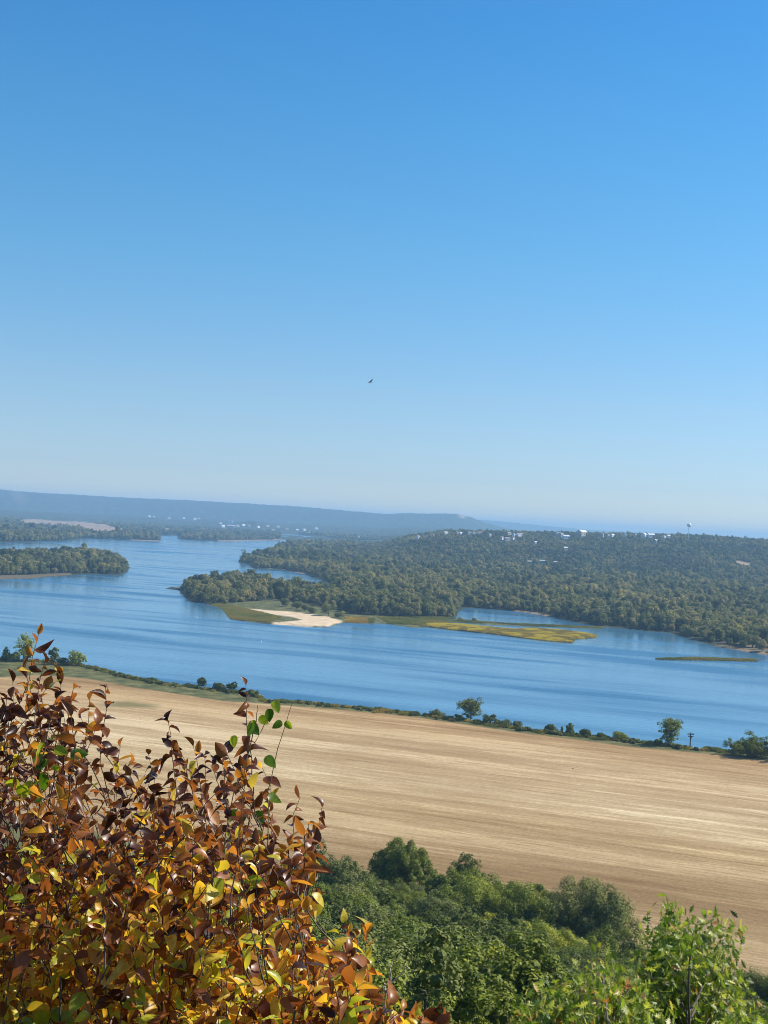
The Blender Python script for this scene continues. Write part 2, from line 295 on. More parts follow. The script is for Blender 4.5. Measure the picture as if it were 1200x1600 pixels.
c = mixc(t, attr(t, 'weed'), c, (0.14, 0.13, 0.045)); c = mixc(t, attr(t, 'bare'), c, (0.32, 0.24, 0.18)); c = mixc(t, attr(t, 'mudsand'), c, (0.30, 0.22, 0.14))
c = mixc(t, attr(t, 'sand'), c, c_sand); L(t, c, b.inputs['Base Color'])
bm_ = N(t, 'ShaderNodeBump'); bm_.inputs['Strength'].default_value = 0.5; bm_.inputs['Distance'].default_value = 0.25
L(t, mth(t, 'ADD', n2, g2), bm_.inputs['Height']); L(t, bm_.outputs[0], b.inputs['Normal'])

nr, nc = GX.shape; vid = np.arange(nr * nc).reshape(nr, nc)
F4 = np.stack([vid[:-1, :-1], vid[:-1, 1:], vid[1:, 1:], vid[1:, :-1]], -1).reshape(-1, 4)
VA = np.stack([GX, GY, GZ], -1).reshape(-1, 3)
AT = {'field': m_field, 'sand': m_sand, 'mudsand': m_sand_b * 0.8, 'far_field': m_farf, 'grass': m_grass, 'weed': m_weed, 'bare': np.clip(m_bare, 0, 1), 'far': sst(6200, 7000, GY)}
fc = lambda a: a.ravel()[F4].mean(1)
zone = np.zeros(len(F4), int); zone[fc(m_field) > 0.5] = 1; zone[fc(np.maximum(m_sand, 0)) > 0.5] = 2
zone[(fc(GY) > 13300)] = 3; zone[(fc(GY) > 3300) & (fc(GY) <= 8000) & (fc(GU) > 560)] = 4; zone[(fc(GY) < 345) & (fc(m_field) <= 0.5)] = 5
for z_, nm in enumerate(['ground', 'harvested_field', 'sandbar', 'ridge', 'far_hill', 'hillside']):
    ff = F4[zone == z_]; used, inv = np.unique(ff, return_inverse=True)
    mb = MB(); mb.add(VA[used], inv.reshape(-1, 4)); o = mb.build(nm, m_ground, smooth=True); tag(o, kind='structure')
    for k, a in AT.items():
        at_ = o.data.attributes.new(k, 'FLOAT', 'POINT'); at_.data.foreach_set('value', a.ravel()[used].astype(np.float32))

# ------------------------------------------------------------------ river
m_water, t, b = mat('river water')
ps = pos(t, ROT, (0.0034, 0.024, 0.01)); pw = pos(t, ROT, (0.0016, 0.0052, 0.01)); pf = pos(t, ROT, (0.05, 0.25, 0.1))

ps = warp(t, ps, 1.4, 0.35); pw = warp(t, pw, 1.6, 0.5)
s1 = noise(t, ps, 1.0, 3, 0.55); s2 = noise(t, pw, 1.0, 4, 0.55); s3 = noise(t, pf, 1.0, 4, 0.6)
sw = mth(t, 'ADD', mth(t, 'MULTIPLY', s1, 0.5), mth(t, 'MULTIPLY', s2, 0.5))
rr = ramp(t, sw, [(0.42, (0.04,) * 3), (0.50, (0.12,) * 3), (0.60, (0.32,) * 3)]); L(t, rr.outputs[0], b.inputs['Roughness'])
body = ramp(t, sw, [(0.40, (0.07, 0.20, 0.31)), (0.50, (0.05, 0.155, 0.26)), (0.60, (0.030, 0.115, 0.21))]); L(t, body.outputs[0], b.inputs['Base Color']); b.inputs['IOR'].default_value = 1.33
bp = N(t, 'ShaderNodeBump'); bp.inputs['Strength'].default_value = 0.22; bp.inputs['Distance'].default_value = 1.0
L(t, s3, bp.inputs['Height']); L(t, bp.outputs[0], b.inputs['Normal'])
mb = MB(); X0, X1 = -14000, 9000; mb.add([[X0, 330, 0], [X1, 330, 0], [X1, 14000, 0], [X0, 14000, 0]], [[0, 1, 2, 3]]); o = mb.build('water', m_water); tag(o, kind='structure')

# ------------------------------------------------------------------ trees
def leaf_quads(mb, c, r, n, leaf, rg, squash=1.0, low=-0.45, jit=0.5, tint=None, shell=(0.72, 1.08), sag=0.0):
    """n leaf clumps on and under the surface of a lobe"""
    d = unit(int(n * 1.6), rg); d = d[d[:, 2] > low][:n]; n = len(d)
    f = rg.uniform(shell[0], shell[1], (n, 1)); p = np.asarray(c) + d * f * np.asarray([r, r, r * squash])
    nn = d + rg.normal(size=(n, 3)) * jit + np.array([0, 0, 0.25]); nn /= np.linalg.norm(nn, axis=1, keepdims=True)
    a = np.cross(nn, unit(n, rg)); a /= np.linalg.norm(a, axis=1, keepdims=True) + 1e-9; bb = np.cross(nn, a)
    s = leaf * rg.uniform(0.55, 1.25, (n, 1)); q = rg.uniform(0.6, 1.3, (4, n, 1))
    v = np.stack([p - a * s * q[0], p - bb * s * q[1] * 0.8, p + a * s * q[2], p + bb * s * q[3] * 0.8], 1).reshape(-1, 3)
    tt = np.clip((0.5 if tint is None else tint) + rg.normal(size=n) * 0.16, 0, 1)
    mb.add(v, np.arange(n * 4).reshape(-1, 4), np.repeat(tt, 4))
def blob(mb, c, r, squash, rg, k=6):
    th = np.linspace(0, math.pi, k); ph = np.linspace(0, 2 * math.pi, 8, endpoint=False)
    v = np.stack([np.outer(np.sin(th), np.cos(ph)), np.outer(np.sin(th), np.sin(ph)), np.outer(np.cos(th), np.ones(8)) * squash], -1) * r * rg.uniform(0.85, 1.1, (k, 8, 1)) + np.asarray(c)
    i = np.arange(k - 1)[:, None] * 8; j = np.arange(8)[None]; f = np.stack([i + j, i + 8 + j, i + 8 + (j + 1) % 8, i + (j + 1) % 8], -1).reshape(-1, 4)
    mb.add(v.reshape(-1, 3), f, 0.35)
def lobes_for(kind, h, w, rg):
    """centres and radii of the crown's lobes; h height, w crown width"""
    L_ = []
    if kind == 'round':
        for k in range(16):
            a = rg.uniform(0, 6.28); q = math.sqrt(rg.uniform(0.05, 1)); zz = rg.uniform(0.24, 0.84)
            prof = math.sqrt(max(0.05, 1 - ((zz - 0.5) / 0.47) ** 2))
            L_.append(((math.cos(a) * q * w * 0.34 * prof, math.sin(a) * q * w * 0.34 * prof, zz * h), w * rg.uniform(0.15, 0.24)))
        L_.append(((0, 0, h * 0.58), w * 0.3))
    elif kind == 'tall':
        for k in range(18):
            a = rg.uniform(0, 6.28); zz = 0.16 + 0.74 * (k + 0.5) / 18; prof = math.sqrt(max(0.06, 1 - ((zz - 0.42) / 0.56) ** 2)); q = rg.uniform(0.3, 1) * w * 0.30 * prof
            L_.append(((math.cos(a) * q, math.sin(a) * q, zz * h), w * rg.uniform(0.15, 0.22) * (0.55 + 0.45 * prof)))
        L_.append(((0, 0, h * 0.45), w * 0.26)); L_.append(((0, 0, h * 0.93), w * 0.13))
    elif kind == 'cedar':
        for k in range(18):
            zz = 0.1 + 0.85 * k / 17; a = k * 2.4 + rg.uniform(-0.4, 0.4); rr_ = w * 0.36 * (1.02 - zz) ** 0.7
            L_.append(((math.cos(a) * rr_, math.sin(a) * rr_, zz * h), w * (0.2 * (1.05 - zz) ** 0.8 + 0.05)))
        L_.append(((0, 0, h * 0.4), w * 0.26)); L_.append(((0, 0, h * 0.97), w * 0.05))
    else:   # bush
        for k in range(9):
            a = rg.uniform(0, 6.28); q = rg.uniform(0, 1) ** 0.6 * w * 0.33
            L_.append(((math.cos(a) * q, math.sin(a) * q, h * rg.uniform(0.25, 0.62)), min(h * 0.42, w * rg.uniform(0.16, 0.27))))
    return L_
def make_tree(kind, h, w, n, leaf, seed, squash=0.9, core=True, split=True, tufts=0):
    rg = np.random.default_rng(seed); lb = lobes_for(kind, h, w, rg); cr = MB(); tot = sum(r * r for _, r in lb)
    for (c, r) in lb:
        if core and r > w * 0.13: blob(cr, c, r * 0.38, squash, rg)  # dark solid core, added unseen inside the larger lobes to block light
        if tufts:
            dd = unit(tufts * 2, rg); dd = dd[dd[:, 2] > -0.55][:tufts]
            for q in dd:
                r2 = r * rg.uniform(0.26, 0.46); p2 = np.array(c) + q * np.array([1, 1, squash]) * r * rg.uniform(0.78, 1.12)
                leaf_quads(cr, p2, r2, int(n * 0.9 * r * r / tot / tufts), leaf, rg, 1.15, tint=0.5 + rg.normal() * 0.17, low=-0.3, jit=0.36, shell=(0.7, 1.1))
            continue
        leaf_quads(cr, c, r, int(n * r * r / tot), leaf, rg, squash, tint=0.5 + rg.normal() * 0.09, low=-0.7)
        for q in range(3):      # small outlying tufts break the outline
            dd = unit(1, rg)[0]; dd[2] = abs(dd[2]) * 0.8
            leaf_quads(cr, np.array(c) + dd * r * 1.0, r * rg.uniform(0.2, 0.38), int(n * r * r / tot * 0.09) + 3, leaf, rg, 0.9, tint=0.5 + rg.normal() * 0.1, low=-1, shell=(0.2, 1.1))
    tr = MB() if split else cr; mi = 0 if split else 1
    r0 = h * 0.016 + w * 0.006; zt = h * (0.8 if kind != 'bush' else 0.5); zs = np.linspace(0, zt, 7)
    wob = np.cumsum(rg.normal(size=(7, 2)) * h * 0.008, 0); wob -= wob[0]
    pts = np.column_stack([wob, zs]); tr.tube(pts, r0 * (1.25 - 1.05 * zs / zt), 7, 0.5, mi)
    for (c, r) in lb[:9]:
        z0 = min(max(0.12 * h, c[2] - np.hypot(c[0], c[1]) * 1.1 - r * 0.3), zt * 0.9); s = np.array([np.interp(z0, zs, pts[:, 0]), np.interp(z0, zs, pts[:, 1]), z0])
        e = np.array(c); mid = (s + e) / 2 + np.array([0, 0, -0.04 * h]); tr.tube([s, mid, e], [r0 * 0.45, r0 * 0.3, r0 * 0.12], 5, 0.5, mi)
    return cr, tr

m_bark = plain('bark', (0.12, 0.10, 0.08), 0.9, 0.35); m_pale_bark = plain('pale bark', (0.26, 0.23, 0.19), 0.9, 0.3)
WOODS = [(0.12, (0.042, 0.055, 0.018)), (0.34, (0.110, 0.128, 0.038)), (0.50, (0.20, 0.205, 0.064)), (0.66, (0.29, 0.265, 0.085)), (0.8, (0.33, 0.265, 0.135)), (0.93, (0.50, 0.43, 0.055))]
m_woods = leafy('woodland leaves', WOODS, glossy=0.25, transl=0.25, spread=0.30)
m_green = leafy('hillside leaves', [(0.05, (0.020, 0.032, 0.004)), (0.3, (0.078, 0.105, 0.008)), (0.5, (0.165, 0.20, 0.012)), (0.7, (0.30, 0.32, 0.020)), (0.88, (0.46, 0.40, 0.028)), (1.0, (0.60, 0.34, 0.04))], glossy=0.35, transl=0.2, spread=0.42)
m_dusty = leafy('grey green leaves', [(0.05, (0.038, 0.046, 0.014)), (0.4, (0.12, 0.145, 0.030)), (0.7, (0.235, 0.24, 0.055)), (1.0, (0.36, 0.22, 0.07))], glossy=0.25, transl=0.12, spread=0.42)

# prototypes for the far woods: one mesh each, crown and trunk together
protos = bpy.data.collections.new('woodland_shapes')
WP = []
for k, (kd, h, wd) in enumerate([('round', 15, 14), ('round', 16, 13), ('round', 13, 15), ('tall', 17, 13), ('round', 15, 11), ('round', 12, 11), ('bush', 8, 12), ('cedar', 11, 7)]):
    c_, _ = make_tree(kd, h, wd, 2400, 0.44, 40 + k, split=False); o = c_.build('woodland_tree', [m_woods, m_pale_bark], do_link=False); protos.objects.link(o); WP.append(o)

def scatter(name, pts, rot, scl, idx, tint, label, coll, cat=None):
    """many instances as one object nobody could count"""
    me = bpy.data.meshes.new(name); n = len(pts); me.vertices.add(n); me.vertices.foreach_set('co', pts.astype(np.float32).ravel())
    for nm, ty, val in (('rot_z', 'FLOAT', rot), ('size', 'FLOAT', scl), ('shape', 'INT', idx), ('tree_tint', 'FLOAT', tint)):
        a = me.attributes.new(nm, ty, 'POINT'); a.data.foreach_set('value', np.asarray(val, np.int32 if ty == 'INT' else np.float32))
    o = bpy.data.objects.new(name, me); link(o); tag(o, label, cat, kind='stuff')
    g = bpy.data.node_groups.new(name, 'GeometryNodeTree'); g.interface.new_socket('Geometry', in_out='INPUT', socket_type='NodeSocketGeometry'); g.interface.new_socket('Geometry', in_out='OUTPUT', socket_type='NodeSocketGeometry')
    gi = g.nodes.new('NodeGroupInput'); go = g.nodes.new('NodeGroupOutput'); ip = g.nodes.new('GeometryNodeInstanceOnPoints'); ci = g.nodes.new('GeometryNodeCollectionInfo')
    ci.inputs[0].default_value = coll; ci.inputs[1].default_value = True; ci.inputs[2].default_value = True
    def na(nm, ty):
        a = g.nodes.new('GeometryNodeInputNamedAttribute'); a.data_type = ty; a.inputs[0].default_value = nm; return a.outputs[0]
    cx = g.nodes.new('ShaderNodeCombineXYZ'); g.links.new(na('rot_z', 'FLOAT'), cx.inputs[2]); cs = g.nodes.new('ShaderNodeCombineXYZ'); sz = na('size', 'FLOAT')
    for k in range(3): g.links.new(sz, cs.inputs[k])
    g.links.new(gi.outputs[0], ip.inputs['Points']); g.links.new(ci.outputs[0], ip.inputs['Instance']); ip.inputs['Pick Instance'].default_value = True
    g.links.new(na('shape', 'INT'), ip.inputs['Instance Index']); g.links.new(cx.outputs[0], ip.inputs['Rotation']); g.links.new(cs.outputs[0], ip.inputs['Scale']); g.links.new(ip.outputs[0], go.inputs[0])
    md = o.modifiers.new('scatter', 'NODES'); md.node_group = g
    return o

def jgrid(y0, y1, sp, u0=-60, u1=1260, rg=rng):
    """jittered points between two depths, within the wedge of bearings"""
    out = []; y = y0
    while y < y1:
        xa, xb = (u0 - 600) / F_PX * y, (u1 - 600) / F_PX * y; n = int((xb - xa) / sp) + 1
        x = xa + (np.arange(n) + rg.uniform(-0.45, 0.45, n) + rg.uniform(0, 1)) * sp; out.append(np.column_stack([x, y + rg.uniform(-0.5, 0.5, n) * sp])); y += sp * 0.87
    return np.concatenate(out)
# houses first: the woods leave their lots open
ISO = lambda l: l
HOUSES = [  # u, v of the base, width m, wall material, roof material, label
 (233,808,26,0,0),(240,808,20,0,1),(264,811,26,0,1),(287,811,24,0,0),(304,812,30,0,1),(311,812,22,0,0),(344,819,26,0,1),(348,824,30,0,0),(371,823,26,0,1),(380,822,26,0,0),(389,823,26,1,1),(403,825,26,0,0),(418,823,24,0,1),(426,831,26,1,0),
 (434,824,22,0,1),(448,828,24,1,1),(464,830,24,1,0),(475,829,26,0,1),(494,827,28,0,1),(527,835,16,0,0),(538,837,16,0,1),(560,841,20,1,1),(482,834,16,0,0),
 (653,837,22,0,2),(668,831,13,0,1),(678,832,15,1,1),(697,830,16,0,0),(714,830,15,1,1),(720,830,13,0,0),(734,831,16,0,1),(741,831,16,0,2),(750,832,18,0,2),(765,838,16,1,1),(784,843,18,0,2),(792,845,20,1,1),(801,843,16,0,2),(795,836,18,1,1),(803,838,16,0,0),(811,838,20,0,1),(815,836,14,1,1),(837,849,12,0,0),
 (872,833,17,0,1),(876,839,20,1,1),(884,842,18,0,0),(909,838,30,1,0),(940,835,20,1,2),(950,837,12,0,1),(957,836,14,0,0),(977,837,16,0,1),(993,836,14,1,0),(1007,837,20,0,0),(1017,838,20,0,0),(1037,840,13,0,1),(1045,840,15,0,0),(1025,848,15,1,0),(884,859,12,0,0)]
HP = []
for (u, v, wd, a_, b_) in HOUSES:
    x, y = hit(u, v, 0.0, 2500, 20000 if u < 620 else 4860); HP.append((x, y, wd))
BARNS = [(828,880,15),(847,879,17),(868,881,14),(22,822,34)]
for (u, v, wd) in BARNS: x, y = hit(u, v, 0, 2000, 20000); HP.append((x, y, wd * 1.2))
BIG = [(360,817,50),(361,824,60)]
for (u, v, wd) in BIG: x, y = hit(u, v, 0, 2500, 20000); HP.append((x, y, wd * 1.2))
HPA = np.array(HP)

def clear(p, lots=True):
    """keep points on wooded land only"""
    x, y = p[:, 0], p[:, 1]; d = shore(x, y); k = (d > 5)
    for q in CLR[:-1]: k &= sdist(x, y, q) < 0
    k &= (sdist(x, y, CLR[-1]) < 0) | (rng.random(len(x)) < 0.35)
    k &= sdist(x, y, SAND) < 4; k &= ~((x / y * F_PX + 600 < 292) & (x / y * F_PX + 600 > 240) & (y < 2100))
    for q in sand2: k &= sdist(x, y, q) < 2
    for q in FARF: k &= sdist(x, y, q) < 8
    k &= sdist(x, y, POLYS[3]) < 0; k &= sdist(x, y, POLYS[4]) < 0
    for hx, hy, wd in HPA: k &= ~((np.abs(x / y - hx / hy) * hy < wd * 0.62) & (y < hy + 22) & (y > hy - (55 if hy < 3300 else 250)))
    return p[k], d[k]
bands = [(1150, 2500, 10.0), (2500, 3500, 11.0), (3500, 5400, 12.0), (5400, 9000, 20.0)]
allp, alls, alld = [], [], []
for (a_, b_, sp) in bands:
    p = jgrid(a_, b_, sp); p, d = clear(p); uu = 600 + F_PX * p[:, 0] / p[:, 1]
    if a_ >= 5400: k = uu < 660; p, d = p[k], d[k]
    keep = rng.random(len(p)) < np.clip(1.25 - 0.9 * sst(0.50, 0.72, fbm(p[:, 0] / 55, p[:, 1] / 80, 3)), 0.25, 0.95); p, d = p[keep], d[keep]
    allp.append(p); alld.append(d); alls.append((sp / 10.0) * rng.gamma(14, 1 / 13.0, len(p)).clip(0.55, 1.9))
FP = np.concatenate(allp); FD = np.concatenate(alld); FS = np.concatenate(alls); fu = 600 + F_PX * FP[:, 0] / FP[:, 1]
FS *= np.where(FP[:, 1] > 5400, 0.5, 0.92)
FS *= np.where(FP[:, 1] < 3500, 0.62 + 0.38 * sst(0, 30, FD), 1.0) * (0.85 + 0.3 * fbm(FP[:, 0] / 60, FP[:, 1] / 60))
brown = sst(750, 1150, fu) * sst(2400, 1300, FP[:, 1])
FT = 0.50 + 0.95 * (fbm(FP[:, 0] / 110, FP[:, 1] / 160, 3) - 0.5) + rng.normal(size=len(FP)) * 0.21 + 0.24 * brown
hillm = (FP[:, 1] > 3400); FT = np.where(hillm, FT - 0.06, FT); FS = np.where(hillm & (fu > 560), FS * 0.70, FS)
yel = (rng.random(len(FP)) < 0.03); FT = np.clip(np.where(yel, 0.97, FT), 0.02, 1)
FI = rng.choice(8, len(FP), p=[.2, .18, .16, .14, .1, .12, .07, .03]); FR = rng.uniform(0, 6.28, len(FP))
FZ = height(FP[:, 0], FP[:, 1], FD) - 0.6
# the nearest ones along the banks stand as trees of their own
score = (FS * 15) / FP[:, 1] * np.where((fu > -10) & (fu < 1210), 1, 0) * np.where(FD < 26, 1.6, 0.8) * np.where(FP[:, 1] < 1720, 1.0, 0.75)
order = np.argsort(-score); N_IND = 170; ind = order[:N_IND]; rest = np.ones(len(FP), bool); rest[ind] = False
FOREST = dict(P3=np.column_stack([FP, FZ]), R=FR, S=FS, I=FI, T=FT)
scatter('woods', FOREST['P3'][rest], FR[rest], FS[rest], FI[rest], FT[rest], 'continuous woodland canopy of small green, olive and brown crowns beyond the river', protos)

def zone_of(x, y, u):
    v_ = None
    if u < 215: return 'left_island', 'on the low left island'
    if u < 445: return 'grove', 'left of the sandbar'
    if u < 716 and y < 2100: return 'spit', 'behind the sandbar and marsh'
    if u < 720: return 'behind', 'behind the narrow inlet'
    if u < 900: return 'cove', 'behind the cove and golden reeds'
    if u < 1060: return 'right_bank', 'between cove and brown headland'
    return 'headland', 'by the right headland'
KINDN = ['round-crowned tree', 'tall domed tree', 'broad spreading tree', 'tall narrow tree', 'slim upright tree', 'small round tree', 'low spreading thicket tree', 'pointed cedar']
def colword(t_): return 'dark green' if t_ < 0.36 else 'mid green' if t_ < 0.5 else 'olive green' if t_ < 0.64 else 'brownish olive' if t_ < 0.82 else 'yellow turning'
for i in ind:
    o = bpy.data.objects.new('riverside_tree', WP[FI[i]].data); link(o)
    o.location = (FP[i, 0], FP[i, 1], FZ[i]); o.rotation_euler = (0, 0, FR[i]); o.scale = (FS[i],) * 3; o['tree_tint'] = float(FT[i])
    zk, zt = zone_of(FP[i, 0], FP[i, 1], fu[i]); kn = KINDN[FI[i]]
    sz = 'small ' if FS[i] < 0.68 and 'small' not in kn else ''
    wh = 'at the water' if FD[i] < 16 else 'set back'
    tag(o, f'{sz}{colword(FT[i])} {kn} {wh} {zt}'.replace('small small', 'small'), 'tree', f'riverside trees {zt}')

# ------------------------------------------------------------------ trees of the hillside below the lookout
NEARP = {}
def near_tree(name, u, vtop, wpx, kind, m, tt, label, ht=15.0, seed=0, n=9000, leaf=0.2, ymin=60):
    x, y = hit(u, vtop, ht, ymin, 460); wd = wpx * y / F_PX; z0 = tz(x, y); zt = H_EYE - (vtop - hz(u)) / F_PX * y; h = max(zt - z0, 5.0); wd *= 1.38
    c_, t_ = make_tree(kind, h, wd, int(n * max(0.6, (wd / 12) ** 1.5)), leaf * (0.55 + 0.6 * y / 300), seed, squash=0.95, tufts=11)
    e = empty(name, (x, y, z0 - 0.4), rng.uniform(0, 6.28)); tag(e, label, 'tree', 'trees on the slope below the lookout')
    o = c_.build('crown', m, e); o['tree_tint'] = tt; t_.build('trunk', m_bark, e, smooth=True)
    return e
NT = [
 ('cedar_tree', 495, 1308, 60, 'cedar', m_dusty, 0.42, 'olive cedar rising beside the rusty bush tips against the field', 16),
 ('cedar_tree', 448, 1398, 110, 'cedar', m_green, 0.34, 'dark green cedar seen through the gap in the rusty bush', 14),
 ('slope_tree', 543, 1348, 84, 'tall', m_dusty, 0.45, 'olive tree between the pointed cedar and the tallest green tree', 14),
 ('slope_tree', 625, 1318, 88, 'tall', m_green, 0.42, 'tallest full green tree standing against the tan field', 17),
 ('slope_tree', 668, 1338, 30, 'tall', m_green, 0.30, 'thin dark sapling at the right shoulder of the tallest green tree', 12),
 ('cedar_tree', 731, 1333, 56, 'cedar', m_green, 0.22, 'dark jagged conifer standing alone against the field', 13),
 ('slope_tree', 692, 1368, 66, 'round', m_green, 0.36, 'dark round tree left of the jagged conifer', 12),
 ('slope_tree', 779, 1374, 30, 'tall', m_green, 0.24, 'left one of two small dark treetops against the field', 11),
 ('slope_tree', 799, 1377, 30, 'tall', m_green, 0.28, 'right one of two small dark treetops against the field', 11),
 ('slope_tree', 745, 1386, 130, 'round', m_green, 0.58, 'broad light green crown below the jagged conifer', 12),
 ('slope_tree', 672, 1425, 130, 'tall', m_dusty, 0.40, 'big soft olive crown in the middle of the slope', 15),
 ('slope_tree', 763, 1425, 48, 'tall', m_green, 0.96, 'narrow tree turning orange yellow among the green crowns', 12),
 ('slope_tree', 838, 1402, 92, 'round', m_green, 0.50, 'green tree left of the big round olive crown', 12),
 ('slope_tree', 915, 1396, 124, 'round', m_dusty, 0.62, 'big round olive crown with yellowing sides at the field edge', 15),
 ('slope_tree', 862, 1452, 108, 'round', m_green, 0.76, 'bright green tree with yellow top below the round olive crown', 12),
 ('slope_tree', 968, 1466, 90, 'round', m_green, 0.40, 'soft dark green tree right of the round olive crown', 12),
 ('slope_tree', 806, 1505, 96, 'tall', m_dusty, 0.74, 'grey olive tree with reddish sprays left of the near oak', 12),
 ('slope_tree', 590, 1408, 86, 'round', m_green, 0.34, 'dark green tree below the tallest green tree', 13),
 ('slope_tree', 1193, 1528, 95, 'round', m_green, 0.26, 'dark tree cut by the right edge beside the field', 10),
 ('slope_tree', 520, 1420, 90, 'round', m_dusty, 0.36, 'dark olive tree behind the right side of the rusty bush', 13),
 ('slope_tree', 640, 1478, 110, 'tall', m_green, 0.38, 'lower green tree right of the deep shade between crowns', 13),
 ('slope_tree', 720, 1495, 100, 'round', m_dusty, 0.46, 'lower olive tree under the big soft olive crown', 12),
 ('cedar_tree', 400, 1440, 110, 'cedar', m_green, 0.36, 'green cedar low behind the middle of the rusty bush', 13),
 ('slope_tree', 350, 1372, 90, 'round', m_green, 0.36, 'green treetop just showing behind the rusty bush', 13),
 ('slope_tree', 1030, 1500, 90, 'round', m_green, 0.38, 'green tree just behind the left flank of the near oak', 11),
 ('slope_tree', 900, 1525, 120, 'round', m_dusty, 0.44, 'olive tree close behind the yellow green sapling', 11),
 ('slope_tree', 250, 1420, 120, 'round', m_green, 0.30, 'dark green tree hidden behind the left part of the rusty bush', 13),
 ('slope_tree', 110, 1460, 130, 'round', m_green, 0.28, 'dark tree in the shade behind the far left of the rusty bush', 13),
 ('slope_tree', 1120, 1560, 130, 'round', m_green, 0.34, 'dark green tree behind the right flank of the near oak', 11),
 ('slope_tree', 560, 1530, 120, 'round', m_green, 0.26, 'shaded tree behind the lower right of the rusty bush', 12),
]
for k, (nm, u, v, wp_, kd, m, tt, lb, ht) in enumerate(NT): near_tree(nm, u, v, wp_, kd, m, tt, lb, ht, 100 + k, n=17000 if wp_ > 60 else 8000, leaf=0.17)

# further trees filling the slope, copies of six shapes
SKY = ([330, 480, 600, 700, 800, 870, 960, 1000, 1080, 1150, 1210], [1400, 1350, 1352, 1385, 1408, 1440, 1468, 1500, 1545, 1575, 1580])
FILL = []
for k in range(7):
    kd, mm, tt = [('round', m_green, .36), ('tall', m_dusty, .42), ('round', m_dusty, .5), ('tall', m_green, .46), ('round', m_green, .6), ('cedar', m_green, .28), ('round', m_green, .44)][k]
    c_, t_ = make_tree(kd, 12, [11.5, 9.5, 12, 9, 11, 7.5, 10][k], 24000, 0.125, 800 + k, squash=0.95, tufts=11); FILL.append((c_.build('crown', mm, do_link=False).data, t_.build('trunk', m_bark, do_link=False, smooth=True).data, tt))
ncol = ['dark green broad', 'olive domed', 'dusty olive broad', 'mid green domed', 'bright green broad', 'dark pointed', 'mid green round']; nfill = 0
taken = [(o.location.x, o.location.y) for o in S.objects if o.get('group') == 'trees on the slope below the lookout']
for yy in np.arange(96, 400, 10.5):
    for xx in np.arange(-0.15 * yy, 0.31 * yy, 11.5):
        x = xx + rng.uniform(-3, 3); y = yy + rng.uniform(-3, 3)
        if y > toe(x) + 6 or min(np.hypot(x - a, y - b_) for a, b_ in taken) < 6.5: continue
        z0 = tz(x, y); u = 600 + F_PX * x / y; vlim = float(np.interp(u, *SKY)) + rng.uniform(0, 18); zmax = H_EYE - (vlim - hz(u)) / F_PX * y
        h = min(rng.uniform(11, 17), zmax - z0); vt = hz(u) + (H_EYE - z0 - h) / y * F_PX
        if h < 5.5 or vt > 1625 or u < 330: continue
        k = int(rng.integers(0, 7)); sc = h / 12; e = empty('slope_tree', (x, y, z0 - 0.4), rng.uniform(0, 6.28), sc); nfill += 1
        e.scale = (sc * rng.uniform(1.15, 1.45), sc * rng.uniform(1.15, 1.45), sc); e['tree_tint'] = 0.5
        wh = 'behind the rusty bush' if u < 520 else 'below the tallest green tree' if u < 680 else 'below the jagged conifer' if u < 800 else 'below the round olive crown' if u < 980 else 'behind the glinting oak'
        tag(e, f'{ncol[k]} crown {wh} ' + ('near the field edge' if y > 285 else 'midway down the slope' if y > 180 else 'low in the frame'), 'tree', 'trees on the slope below the lookout')
        for nm, dt in (('crown', FILL[k][0]), ('trunk', FILL[k][1])):
            o = bpy.data.objects.new(nm, dt); link(o, e); o['tree_tint'] = float(FILL[k][2] - 0.06 + rng.normal() * 0.1)
print('fill trees', nfill)
# low growth that closes the slope between the trees
up = bpy.data.collections.new('undergrowth_shapes')
for k in range(3):
    c_, _ = make_tree('bush', 3.6, 5.2, 1300, 0.17, 300 + k, split=False); o = c_.build('undergrowth_bush', [m_green, m_bark], do_link=False); up.objects.link(o)
sx, sy = [], []
for yy in np.arange(24, 405, 4.2):
    xs = np.arange(-0.42 * yy - 8, 0.42 * yy + 8, 4.2); sx += list(xs + rng.uniform(-1.6, 1.6, len(xs))); sy += list(yy + rng.uniform(-1.6, 1.6, len(xs)))
UP = np.column_stack([sx, sy]); UP = UP[UP[:, 1] < toe(UP[:, 0]) - 4]; nU = len(UP)
UPs = np.clip(rng.uniform(0.4, 0.75, nU) * (0.6 + UP[:, 1] / 200), 0.3, 0.8)
scatter('undergrowth', np.column_stack([UP, base(UP[:, 0], UP[:, 1]) - 0.3]), rng.uniform(0, 6.28, nU), UPs, rng.integers(0, 3, nU), np.clip(0.34 + 0.12 * rng.normal(size=nU), 0, 1), 'dark green undergrowth closing the slope between the trees', up)

